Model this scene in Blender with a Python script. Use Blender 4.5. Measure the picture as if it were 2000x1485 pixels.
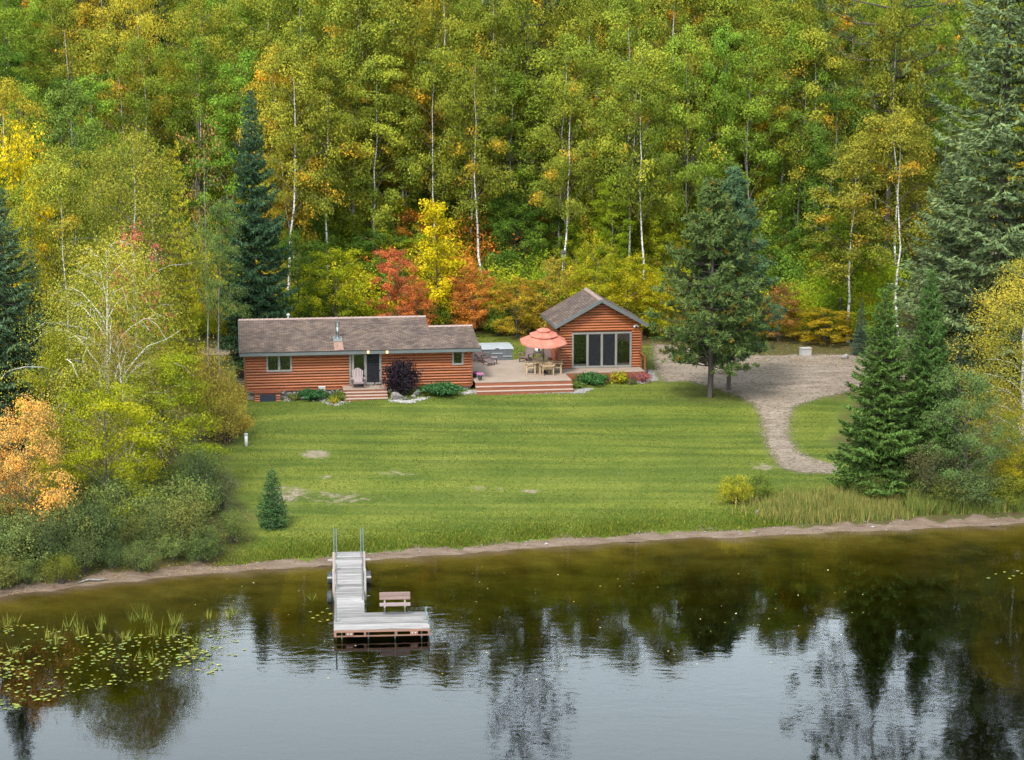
import bpy, math, random
import numpy as np
from mathutils import Vector, Matrix

# ------------------------------------------------------------------ camera, sky, sun, exposure
scene = bpy.context.scene
for _o in list(bpy.data.objects): bpy.data.objects.remove(_o)
F_PX, PITCH, CAM_H = 3889.0, math.radians(9.84), 23.0
cam_data = bpy.data.cameras.new('camera')
cam_data.lens, cam_data.sensor_width = 70.0, 36.0
cam_data.clip_start, cam_data.clip_end = 0.5, 6000
camera = bpy.data.objects.new('camera', cam_data)
scene.collection.objects.link(camera)
camera.location = (0, 0, CAM_H)
camera.rotation_euler = (math.radians(90) - PITCH, 0, 0)
scene.camera = camera

SUN_EL, SUN_AZ = math.radians(52), math.radians(205)     # azimuth clockwise from +Y: behind the camera, to the left
world = bpy.data.worlds.new('World'); scene.world = world
world.use_nodes = True
wn, wl = world.node_tree.nodes, world.node_tree.links
wn.clear()
sky = wn.new('ShaderNodeTexSky'); sky.sky_type = 'NISHITA'; sky.sun_disc = False
sky.sun_elevation, sky.sun_rotation = SUN_EL, SUN_AZ
sky.air_density, sky.dust_density, sky.ozone_density, sky.altitude = 1.0, 1.2, 1.0, 300
hsv = wn.new('ShaderNodeHueSaturation'); hsv.inputs['Saturation'].default_value = 0.36
bg = wn.new('ShaderNodeBackground'); bg.inputs['Strength'].default_value = 0.15
wo = wn.new('ShaderNodeOutputWorld')
hsv.inputs['Hue'].default_value = 0.462
wl.new(sky.outputs[0], hsv.inputs['Color']); wl.new(hsv.outputs[0], bg.inputs['Color']); wl.new(bg.outputs[0], wo.inputs[0])

sun_data = bpy.data.lights.new('sun', 'SUN')
sun_data.energy, sun_data.angle, sun_data.color = 1.3, math.radians(11), (1.0, 0.95, 0.88)
sun = bpy.data.objects.new('sun', sun_data); scene.collection.objects.link(sun)
_d = Vector((math.sin(SUN_AZ) * math.cos(SUN_EL), math.cos(SUN_AZ) * math.cos(SUN_EL), math.sin(SUN_EL)))
sun.rotation_euler = _d.to_track_quat('Z', 'Y').to_euler()
sun.location = (0, 0, 60)

vs = scene.view_settings
vs.view_transform, vs.look, vs.gamma, vs.use_curve_mapping = 'Standard', 'None', 1.0, False
vs.exposure = 2.62
scene.render.engine = 'CYCLES'
cy = scene.cycles
cy.max_bounces, cy.diffuse_bounces, cy.glossy_bounces, cy.transmission_bounces, cy.transparent_max_bounces = 6, 3, 3, 4, 12
cy.caustics_reflective = cy.caustics_refractive = False
cy.use_denoising = True
try:
    cy.denoiser = 'OPENIMAGEDENOISE'; cy.denoising_input_passes = 'RGB_ALBEDO_NORMAL'; cy.denoising_prefilter = 'NONE'
except Exception: pass
cy.volume_bounces = 0

# ------------------------------------------------------------------ pixel -> direction helpers (photograph is 2000 x 1485)
CP, SP = math.cos(PITCH), math.sin(PITCH)
def _ray(px, py):
    xc, yc = (px - 1000) / F_PX, (py - 742.5) / F_PX
    return xc, CP - yc * SP, -SP - yc * CP
def PZ(px, py, z):
    a, b, c = _ray(px, py); t = (z - CAM_H) / c
    return Vector((a * t, b * t, z))
def PY(px, py, Y):
    a, b, c = _ray(px, py); t = Y / b
    return Vector((a * t, Y, CAM_H + c * t))
def X_at(px, Y, z):
    return (px - 1000) / F_PX * (Y * CP + (CAM_H - z) * SP)

# ------------------------------------------------------------------ terrain height
_sh = [PZ(a, b, 0) for a, b in ((0,1167),(153,1145),(300,1129),(520,1113),(600,1107),(720,1094),(880,1084),(1020,1072),(1300,1054),(1650,1040),(2000,1023))]
_sx = np.array([-600, -120, -40] + [v.x for v in _sh] + [45, 120, 600], float)
_sy = np.array([20, 66, 76] + [v.y for v in _sh] + [95, 96, 50], float)
def shore_y(x): return np.interp(x, _sx, _sy)
def sstep(a, b, x):
    t = np.clip((np.asarray(x, float) - a) / (b - a), 0, 1); return t * t * (3 - 2 * t)
def _wob(x, y, k, s):
    return np.sin(x * k + s) * np.cos(y * k * 1.13 + s * 1.7) + .5 * np.sin((x + y) * k * 1.9 + s * 2.3)
def hgt(x, y):
    x = np.asarray(x, float); y = np.asarray(y, float)
    s = y - shore_y(x) + .07 * np.sin(x * .7) + .05 * np.sin(x * 1.9 + 1.)
    bed = np.maximum(s * .085, -3.2) + .03 * _wob(x, y, 1.3, .4)
    land = .10 * sstep(0, .8, s) + .34 * sstep(.8, 3.4, s) + np.clip(s - 2, 0, 33) * .034 + np.clip(s - 35, 0, 25) * .012
    land = land + .22 * sstep(-14, -4, x) * sstep(112, 117, y) * (1 - sstep(140, 150, y))
    land = land + .05 * _wob(x, y, .35, 1.) * sstep(4, 12, s) - .22 * (1 - sstep(-15, -10, x)) * sstep(104, 113, y) * (1 - sstep(126, 140, y))
    hill = np.clip(y - 144, 0, 130) * .235 * (1 - .25 * sstep(100, 400, np.abs(x))) + .35 * _wob(x, y, .12, 3.) * sstep(146, 160, y)
    z = np.where(s < 0, np.minimum(bed, 0), land + hill)
    return z
def gz(x, y): return float(hgt(x, y))
def G(px, py):
    z = 1.0
    for _ in range(25):
        v = PZ(px, py, z)
        if v.y > 400 or v.y < 0: break
        z = .5 * z + .5 * gz(v.x, v.y)
    return Vector((v.x, v.y, gz(v.x, v.y)))
def at(px, Y):
    z = 2.
    for _ in range(4):
        x = X_at(px, Y, z); z = gz(x, Y)
    return Vector((x, Y, z))

# ------------------------------------------------------------------ object helpers
C = scene.collection
def tag(o, label=None, cat=None, group=None, kind=None):
    if label: o['label'] = label
    if cat: o['category'] = cat
    if group: o['group'] = group
    if kind: o['kind'] = kind
    return o
def empty(name, loc=(0, 0, 0), rz=0., **k):
    o = bpy.data.objects.new(name, None); C.objects.link(o)
    o.location = loc; o.rotation_euler = (0, 0, rz); o.empty_display_size = .3
    return tag(o, **k)
def put(name, me, mat=None, parent=None, loc=None, rot=None, **k):
    o = bpy.data.objects.new(name, me); C.objects.link(o)
    if mat is not None and not me.materials: me.materials.append(mat)
    if parent is not None: o.parent = parent
    if loc is not None: o.location = loc
    if rot is not None: o.rotation_euler = rot
    return tag(o, **k)

class MB:
    """collects faces for one mesh"""
    def __init__(s): s.v = []; s.f = []; s.m = []; s.cur = 0
    def add(s, vs_, fs):
        b = len(s.v); s.v += [tuple(q) for q in vs_]; s.f += [tuple(b + i for i in q) for q in fs]; s.m += [s.cur] * len(fs); return s
    def box(s, x0, x1, y0, y1, z0, z1):
        return s.add([(x0,y0,z0),(x1,y0,z0),(x1,y1,z0),(x0,y1,z0),(x0,y0,z1),(x1,y0,z1),(x1,y1,z1),(x0,y1,z1)],
                     [(0,3,2,1),(4,5,6,7),(0,1,5,4),(1,2,6,5),(2,3,7,6),(3,0,4,7)])
    def bar(s, a, b, w, h, upv=(0,0,1)):
        a, b = Vector(a), Vector(b); d = (b - a).normalized(); u = Vector(upv)
        sx = d.cross(u)
        if sx.length < 1e-4: sx = d.cross(Vector((1,0,0)))
        sx.normalize(); sz = sx.cross(d)
        r = []
        for p in (a, b):
            for i, j in ((-1,-1),(1,-1),(1,1),(-1,1)): r.append(p + sx * i * w / 2 + sz * j * h / 2)
        return s.add(r, [(0,1,2,3),(7,6,5,4),(0,4,5,1),(1,5,6,2),(2,6,7,3),(3,7,4,0)])
    def tube(s, pts, rad, k=6, cap=True):
        pts = [Vector(p) for p in pts]; n = len(pts)
        if not hasattr(rad, '__len__'): rad = [rad] * n
        vsx = []; ref = Vector((.31, .87, .2)).normalized()
        for i, p in enumerate(pts):
            d = (pts[min(i+1, n-1)] - pts[max(i-1, 0)]).normalized()
            a = d.cross(ref)
            if a.length < .05: a = d.cross(Vector((1,0,0)))
            a.normalize(); b = d.cross(a)
            for j in range(k):
                t = 2 * math.pi * j / k; vsx.append(p + (a * math.cos(t) + b * math.sin(t)) * rad[i])
        fs = [(i*k+j, i*k+(j+1)%k, (i+1)*k+(j+1)%k, (i+1)*k+j) for i in range(n-1) for j in range(k)]
        if cap: fs += [tuple(range(k-1,-1,-1)), tuple(range((n-1)*k, n*k))]
        return s.add(vsx, fs)
    def lathe(s, prof, k=16, c=(0,0,0)):
        vsx = [(c[0]+r*math.cos(2*math.pi*j/k), c[1]+r*math.sin(2*math.pi*j/k), c[2]+z) for r, z in prof for j in range(k)]
        n = len(prof)
        fs = [(i*k+j, i*k+(j+1)%k, (i+1)*k+(j+1)%k, (i+1)*k+j) for i in range(n-1) for j in range(k)]
        fs += [tuple(range(k-1,-1,-1)), tuple(range((n-1)*k, n*k))]
        return s.add(vsx, fs)
    def prism(s, poly, x0, x1):
        """polygon in (y,z) extruded along x"""
        n = len(poly)
        return s.add([(x0, a, b) for a, b in poly] + [(x1, a, b) for a, b in poly],
                     [tuple(range(n-1,-1,-1)), tuple(range(n, 2*n))] + [(i, (i+1)%n, n+(i+1)%n, n+i) for i in range(n)])
    def mesh(s, name, mats=(), smooth=False):
        me = bpy.data.meshes.new(name); me.from_pydata(s.v, [], s.f)
        for q in (mats if isinstance(mats, (list, tuple)) else [mats]): me.materials.append(q)
        if any(s.m): me.polygons.foreach_set('material_index', s.m)
        if smooth: me.polygons.foreach_set('use_smooth', [True] * len(me.polygons))
        me.update(); return me
    def build(s, name, mat, parent=None, loc=None, rot=None, smooth=False, **k):
        return put(name, s.mesh(name, mat, smooth), None, parent, loc, rot, **k)

def np_mesh(name, V, nper, col=None, mat=None):
    """V (n, nper, 3) loose polygons"""
    n = len(V); me = bpy.data.meshes.new(name)
    me.vertices.add(n * nper); me.vertices.foreach_set('co', np.ascontiguousarray(V, np.float32).ravel())
    me.loops.add(n * nper); me.loops.foreach_set('vertex_index', np.arange(n * nper, dtype=np.int32))
    me.polygons.add(n); me.polygons.foreach_set('loop_start', np.arange(n, dtype=np.int32) * nper)
    if col is not None:
        a = me.attributes.new('col', 'FLOAT_COLOR', 'POINT')
        c = np.ones((n, nper, 4), np.float32); c[:, :, :3] = col[:, None, :]
        a.data.foreach_set('color', c.ravel())
    if mat: me.materials.append(mat)
    me.update(calc_edges=True); return me

# ------------------------------------------------------------------ materials
def new_mat(name):
    m = bpy.data.materials.new(name); m.use_nodes = True; m.node_tree.nodes.clear(); return m, m.node_tree.nodes, m.node_tree.links
ALB = .37
def mk(name, col, col2=None, scale=4., stretch=(1,1,1), rough=.7, bump=0., bscale=None, metal=0., spec=.3, detail=4., coord='Object', lo=.35, hi=.65, per_obj=0.):
    col = tuple(v * ALB for v in col); col2 = tuple(v * ALB for v in col2) if col2 else None
    m, N, L = new_mat(name)
    o = N.new('ShaderNodeOutputMaterial'); b = N.new('ShaderNodeBsdfPrincipled'); L.new(b.outputs[0], o.inputs[0])
    b.inputs['Roughness'].default_value = rough; b.inputs['Metallic'].default_value = metal; b.inputs['Specular IOR Level'].default_value = spec
    b.inputs['Base Color'].default_value = (*col, 1)
    if col2 or bump:
        tc = N.new('ShaderNodeTexCoord'); mp = N.new('ShaderNodeMapping'); mp.inputs['Scale'].default_value = stretch
        L.new(tc.outputs[coord], mp.inputs[0])
        if per_obj:
            oi = N.new('ShaderNodeObjectInfo'); ml = N.new('ShaderNodeMath'); ml.operation = 'MULTIPLY'; ml.inputs[1].default_value = 57.
            L.new(oi.outputs['Random'], ml.inputs[0]); L.new(ml.outputs[0], mp.inputs['Location'])
    last = None
    if col2:
        n = N.new('ShaderNodeTexNoise'); n.inputs['Scale'].default_value = scale; n.inputs['Detail'].default_value = detail; n.inputs['Roughness'].default_value = .6
        L.new(mp.outputs[0], n.inputs['Vector'])
        r = N.new('ShaderNodeValToRGB'); r.color_ramp.elements[0].position = lo; r.color_ramp.elements[1].position = hi
        r.color_ramp.elements[0].color = (*col, 1); r.color_ramp.elements[1].color = (*col2, 1)
        L.new(n.outputs['Fac'], r.inputs[0]); last = r.outputs[0]
        if per_obj:
            mr = N.new('ShaderNodeMapRange'); mr.inputs['To Min'].default_value = 1 - per_obj; mr.inputs['To Max'].default_value = 1 + per_obj
            L.new(oi.outputs['Random'], mr.inputs['Value'])
            mx = N.new('ShaderNodeMix'); mx.data_type = 'RGBA'; mx.blend_type = 'MULTIPLY'; mx.inputs[0].default_value = 1
            L.new(last, mx.inputs[6]); L.new(mr.outputs[0], mx.inputs[7]); last = mx.outputs[2]
        L.new(last, b.inputs['Base Color'])
    if bump:
        n2 = N.new('ShaderNodeTexNoise'); n2.inputs['Scale'].default_value = bscale or scale * 3; n2.inputs['Detail'].default_value = 3
        L.new(mp.outputs[0], n2.inputs['Vector'])
        bp = N.new('ShaderNodeBump'); bp.inputs['Strength'].default_value = bump; bp.inputs['Distance'].default_value = .02
        L.new(n2.outputs['Fac'], bp.inputs['Height']); L.new(bp.outputs[0], b.inputs['Normal'])
    return m
def leaf_mat(name, trans=.35, use_obj=True, spec=.0):
    m, N, L = new_mat(name)
    o = N.new('ShaderNodeOutputMaterial'); d = N.new('ShaderNodeBsdfDiffuse'); t = N.new('ShaderNodeBsdfTranslucent'); mx = N.new('ShaderNodeMixShader')
    mx.inputs[0].default_value = trans
    a = N.new('ShaderNodeAttribute'); a.attribute_name = 'col'; src = a.outputs['Color']
    if use_obj:
        oi = N.new('ShaderNodeObjectInfo'); q = N.new('ShaderNodeMix'); q.data_type = 'RGBA'; q.blend_type = 'MULTIPLY'; q.inputs[0].default_value = 1
        L.new(src, q.inputs[6]); L.new(oi.outputs['Color'], q.inputs[7]); src = q.outputs[2]
    L.new(src, d.inputs[0]); L.new(src, t.inputs[0]); L.new(d.outputs[0], mx.inputs[1]); L.new(t.outputs[0], mx.inputs[2]); L.new(mx.outputs[0], o.inputs[0])
    return m
M = {}
M['leaf'] = leaf_mat('leaf', .28)
M['needle'] = leaf_mat('needle', .12)
M['blade'] = leaf_mat('grass_blade', .3, use_obj=False)
M['log'] = mk('stained_log', (.27,.064,.014), (.43,.128,.028), 2.2, (.35,6,6), .5, .25, 12, spec=.35, per_obj=.30)
M['trimwood'] = mk('stained_trim', (.19,.058,.022), (.26,.085,.035), 3, (.5,6,6), .55, spec=.3, per_obj=.1)
M['grey_trim'] = mk('grey_green_trim', (.125,.145,.140), (.155,.175,.165), 2, rough=.5)
M['frame'] = mk('taupe_window_frame', (.26,.245,.215), (.31,.295,.265), 3, rough=.5)
M['deckwood'] = mk('tan_decking', (.35,.262,.195), (.45,.345,.265), 1.1, (1,1.,1), .65, .15, 8, lo=.3, hi=.7, detail=6)
M['riser'] = mk('stained_riser', (.23,.062,.025), (.33,.10,.038), 2.5, (.5,4,4), .55, per_obj=.2)
M['tread'] = mk('tan_tread', (.50,.36,.28), (.58,.44,.36), 3, (.6,4,4), .6)
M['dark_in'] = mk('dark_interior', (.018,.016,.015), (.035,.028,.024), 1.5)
M['stone'] = mk('field_stone', (.16,.145,.13), (.33,.30,.27), 3, rough=.85, bump=.5, bscale=6, per_obj=.4)
M['gravelstone'] = mk('pale_stone', (.25,.235,.22), (.40,.375,.35), 5, rough=.85, bump=.5, per_obj=.25)
M['navy'] = mk('navy_hatch_paint', (.010,.016,.032), (.014,.022,.042), 2, rough=.45)
M['steel'] = mk('galvanised_steel', (.50,.53,.54), (.64,.66,.67), 6, rough=.32, metal=.85)
M['white'] = mk('white_paint', (.70,.70,.68), (.78,.78,.76), 3, rough=.5)
M['pipe'] = mk('grey_green_pipe', (.22,.27,.27), (.30,.35,.34), 5, rough=.45, metal=.3)
M['dockwood'] = mk('weathered_dock_board', (.17,.157,.15), (.47,.447,.435), 2.6, (.45,9,9), .85, .3, 9, detail=8, lo=.30, hi=.68, per_obj=.34)
M['dockframe'] = mk('rusty_brown_timber', (.27,.13,.085), (.36,.20,.14), 3, (.4,4,4), .8, per_obj=.15)
M['dockwhite'] = mk('bleached_timber', (.42,.38,.35), (.52,.48,.45), 3, (4,4,.5), .8)
M['rubber'] = mk('grey_black_rubber', (.045,.05,.058), (.085,.092,.10), 5, rough=.75)
M['black'] = mk('black_plastic', (.012,.012,.013), rough=.4)
M['benchwood'] = mk('brown_bench_board', (.27,.175,.15), (.36,.245,.21), 3, (.5,6,6), .7, per_obj=.1)
M['mauve'] = mk('mauve_brown_plastic_wood', (.17,.105,.10), (.23,.15,.14), 3, rough=.55, per_obj=.1)
M['mauve_pale'] = mk('pale_mauve_plastic_wood', (.33,.24,.235), (.41,.31,.30), 3, rough=.55, per_obj=.08)
M['pine_wood'] = mk('pale_cedar', (.50,.335,.18), (.60,.43,.25), 3, (4,4,1), .6, per_obj=.12)
M['coral'] = None
M['tubgrey'] = mk('grey_tub_panel', (.115,.125,.13), (.16,.17,.175), 2.5, (6,1,1), .55)
M['lidgrey'] = mk('pale_vinyl_lid', (.40,.43,.45), (.48,.51,.53), 1.5, rough=.5)
M['birch'] = None
M['bark'] = mk('grey_brown_bark', (.075,.060,.050), (.16,.135,.115), 5, (3,3,.6), .9, .6, 9, spec=.1)
M['palebark'] = mk('pale_grey_bark', (.24,.235,.21), (.40,.39,.355), 4, (2,2,.7), .85, .4, 9, spec=.1)
M['twig'] = mk('brown_twig_bark', (.16,.13,.10), (.26,.22,.18), 4, rough=.9, spec=.1)
M['pot'] = mk('dark_green_pot', (.035,.06,.045), (.05,.08,.06), 4, rough=.5)
M['utility'] = mk('pale_utility_box', (.50,.48,.45), (.58,.56,.53), 3, rough=.6)
M['lily'] = leaf_mat('lily_pad', .1)
def birch_mat():
    m, N, L = new_mat('white_birch_bark')
    o = N.new('ShaderNodeOutputMaterial'); b = N.new('ShaderNodeBsdfPrincipled'); L.new(b.outputs[0], o.inputs[0]); b.inputs['Roughness'].default_value = .75; b.inputs['Specular IOR Level'].default_value = .2
    tc = N.new('ShaderNodeTexCoord'); mp = N.new('ShaderNodeMapping'); mp.inputs['Scale'].default_value = (2.5, 2.5, 7)
    L.new(tc.outputs['Object'], mp.inputs[0]); n = N.new('ShaderNodeTexNoise'); n.inputs['Scale'].default_value = 1.6; n.inputs['Detail'].default_value = 6
    L.new(mp.outputs[0], n.inputs['Vector']); r = N.new('ShaderNodeValToRGB'); e = r.color_ramp.elements
    e[0].position = .36; e[0].color = (.04,.035,.03,1); e[1].position = .47; e[1].color = (.34,.32,.29,1); x = e.new(.75); x.color = (.44,.42,.39,1)
    L.new(n.outputs['Fac'], r.inputs[0]); L.new(r.outputs[0], b.inputs['Base Color']); return m
M['birch'] = birch_mat()
def glass_mat():
    m, N, L = new_mat('window_glass')
    o = N.new('ShaderNodeOutputMaterial'); g = N.new('ShaderNodeBsdfGlossy'); g.inputs['Roughness'].default_value = .02; g.inputs['Color'].default_value = (.92,.96,.94,1)
    t = N.new('ShaderNodeBsdfTransparent'); t.inputs[0].default_value = (.55,.62,.58,1)
    fr = N.new('ShaderNodeFresnel'); fr.inputs[0].default_value = 1.9; mx = N.new('ShaderNodeMixShader')
    L.new(fr.outputs[0], mx.inputs[0]); L.new(t.outputs[0], mx.inputs[1]); L.new(g.outputs[0], mx.inputs[2]); L.new(mx.outputs[0], o.inputs[0]); return m
M['glass'] = glass_mat()
def screen_mat():
    m, N, L = new_mat('insect_screen')
    o = N.new('ShaderNodeOutputMaterial'); d = N.new('ShaderNodeBsdfDiffuse'); d.inputs[0].default_value = (.016,.017,.019,1)
    t = N.new('ShaderNodeBsdfTransparent'); mx = N.new('ShaderNodeMixShader'); mx.inputs[0].default_value = .5
    L.new(t.outputs[0], mx.inputs[1]); L.new(d.outputs[0], mx.inputs[2]); L.new(mx.outputs[0], o.inputs[0]); return m
M['screen'] = screen_mat()
def shingle_mat():
    m, N, L = new_mat('brown_asphalt_shingle')
    o = N.new('ShaderNodeOutputMaterial'); b = N.new('ShaderNodeBsdfPrincipled'); L.new(b.outputs[0], o.inputs[0]); b.inputs['Roughness'].default_value = .9; b.inputs['Specular IOR Level'].default_value = .15
    uv = N.new('ShaderNodeUVMap'); br = N.new('ShaderNodeTexBrick'); br.inputs['Scale'].default_value = 1.0
    br.inputs['Brick Width'].default_value = .30; br.inputs['Row Height'].default_value = .16; br.inputs['Mortar Size'].default_value = .012; br.inputs['Bias'].default_value = 0
    br.inputs['Color1'].default_value = (.046,.034,.027,1); br.inputs['Color2'].default_value = (.086,.065,.052,1); br.inputs['Mortar'].default_value = (.025,.019,.016,1)
    L.new(uv.outputs[0], br.inputs['Vector'])
    n = N.new('ShaderNodeTexNoise'); n.inputs['Scale'].default_value = .9; n.inputs['Detail'].default_value = 5; L.new(uv.outputs[0], n.inputs['Vector'])
    r = N.new('ShaderNodeValToRGB'); r.color_ramp.elements[0].position = .33; r.color_ramp.elements[0].color = (.66,.64,.70,1); r.color_ramp.elements[1].position = .66; r.color_ramp.elements[1].color = (1.15,1.1,1.05,1)
    L.new(n.outputs['Fac'], r.inputs[0])
    mx = N.new('ShaderNodeMix'); mx.data_type = 'RGBA'; mx.blend_type = 'MULTIPLY'; mx.inputs[0].default_value = 1
    L.new(br.outputs[0], mx.inputs[6]); L.new(r.outputs[0], mx.inputs[7]); L.new(mx.outputs[2], b.inputs['Base Color'])
    bp = N.new('ShaderNodeBump'); bp.inputs['Strength'].default_value = .6; bp.inputs['Distance'].default_value = .02
    L.new(br.outputs['Fac'], bp.inputs['Height']); bp.invert = True; L.new(bp.outputs[0], b.inputs['Normal']); return m
M['shingle'] = shingle_mat()
M['ridgecap'] = mk('tan_ridge_cap', (.34,.235,.20), (.44,.32,.27), 6, rough=.9)
M['coral'] = mk('coral_canvas', (.62,.17,.115), (.72,.25,.18), 2.5, rough=.85, spec=.1)
def emis(name, col, s):
    m, N, L = new_mat(name); o = N.new('ShaderNodeOutputMaterial'); e = N.new('ShaderNodeEmission'); e.inputs[0].default_value = (*col, 1); e.inputs[1].default_value = s
    L.new(e.outputs[0], o.inputs[0]); return m
M['bulb'] = emis('warm_bulb', (1., .50, .16), .8)

# ------------------------------------------------------------------ the ground, the lake bed and the lake
def sheet(name, xs, ys, zfun, attr=None):
    X, Y = np.meshgrid(xs, ys); Z = zfun(X, Y); nx, ny = len(xs), len(ys)
    co = np.stack([X, Y, Z], -1).reshape(-1, 3)
    idx = np.arange(nx * ny).reshape(ny, nx)
    q = np.stack([idx[:-1, :-1], idx[:-1, 1:], idx[1:, 1:], idx[1:, :-1]], -1).reshape(-1, 4)
    me = bpy.data.meshes.new(name)
    me.vertices.add(len(co)); me.vertices.foreach_set('co', co.astype(np.float32).ravel())
    me.loops.add(q.size); me.loops.foreach_set('vertex_index', q.astype(np.int32).ravel())
    me.polygons.add(len(q)); me.polygons.foreach_set('loop_start', np.arange(len(q), dtype=np.int32) * 4)
    me.polygons.foreach_set('use_smooth', np.ones(len(q), bool))
    if attr is not None:
        a = me.attributes.new('zone', 'FLOAT_COLOR', 'POINT'); c = np.ones((len(co), 4), np.float32); c[:, :3] = attr(X, Y, Z).reshape(-1, 3)
        a.data.foreach_set('color', c.ravel())
    me.update(calc_edges=True); return me
def poly_px(pts):
    return np.array([[v.x, v.y] for v in (G(a, b) for a, b in pts)])
def in_poly(P, x, y):
    x = np.asarray(x); y = np.asarray(y); r = np.zeros(x.shape, bool); n = len(P)
    for i in range(n):
        x0, y0 = P[i]; x1, y1 = P[(i + 1) % n]
        if y0 == y1: continue
        c = ((y0 > y) != (y1 > y)) & (x < (x1 - x0) * (y - y0) / (y1 - y0) + x0); r ^= c
    return r
def dist_poly(P, x, y):
    d = np.full(np.shape(x), 1e9); n = len(P)
    for i in range(n):
        a = P[i]; b = P[(i + 1) % n]; e = b - a; L2 = max((e * e).sum(), 1e-9)
        t = np.clip(((x - a[0]) * e[0] + (y - a[1]) * e[1]) / L2, 0, 1)
        d = np.minimum(d, np.hypot(x - a[0] - t * e[0], y - a[1] - t * e[1]))
    return d
LAWN = poly_px([(470,640),(480,790),(490,850),(455,905),(470,960),(520,1010),(520,1095),(720,1075),(1020,1055),(1300,1040),(1530,1030),(1530,985),(1660,950),(1660,905),(1600,870),(1640,785),(1500,760),(1300,745),(1290,680),(1010,668),(940,655),(800,640)])
DRIVE = poly_px([(1262,668),(1330,674),(1400,688),(1500,692),(1600,690),(1700,690),(1790,702),(1830,730),(1740,752),(1660,770),(1600,785),(1566,798),(1556,830),(1560,858),(1574,880),(1610,897),(1665,905),(1655,930),(1560,928),(1508,916),(1488,886),(1474,850),(1470,812),(1456,792),(1420,772),(1340,748),(1285,750),(1266,728),(1262,700)])
BARE = [(617,887,.85,1.2,1.),(632,932,.4,.6,.7),(560,965,1.2,2.2,.75),(650,972,2.4,1.5,.62),(770,925,1.3,.8,.6),(770,921,.8,.5,.5),(930,953,.5,.6,.7),(975,955,.4,.5,.6),(1040,960,.7,.45,.8),(1490,912,.7,1.,.8),(1225,925,.8,.8,.35),(1150,935,3.,1.5,.2),(1320,905,2.5,1.6,.2),(560,990,2.5,2.5,.35),(720,985,3,1.5,.3)]
_bs = [(G(a, b), rx, ry, w) for a, b, rx, ry, w in BARE]
def ground_attr(X, Y, Z):
    bare = np.zeros_like(X)
    nz = .5 + .5 * np.sin(X * 5.1 + 2 * np.sin(Y * 2.3)) * np.sin(Y * 4.3 + 1.7 * np.sin(X * 3.1))
    for v, rx, ry, w in _bs:
        d = np.hypot((X - v.x) / rx, (Y - v.y) / ry)
        bare = np.maximum(bare, w * np.exp(-d ** 4 * .9) * (.72 + .28 * nz))
    forest = np.where(in_poly(LAWN, X, Y), 0., 1.) * sstep(0, 1.6, dist_poly(LAWN, X, Y) + .4 * np.sin(X * 2.2) * np.sin(Y * 1.7))
    pn = G(1392, 770); forest = np.maximum(forest, .8 * np.exp(-(((X - pn.x - .6) / 3.2) ** 2 + ((Y - pn.y - .5) / 3.0) ** 2) ** 2) * (.6 + .4 * nz))  # brown needle patch that also paints in the shadow under the lawn pine
    sh = Y - shore_y(X)
    beach = 1 - sstep(.6, 1.6, sh + .35 * np.sin(X * 1.9) + .25 * np.sin(X * 4.7))
    return np.stack([bare, forest, beach], -1)
def axis(*seg): return np.unique(np.concatenate([np.linspace(a, b, n) for a, b, n in seg]))
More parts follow.
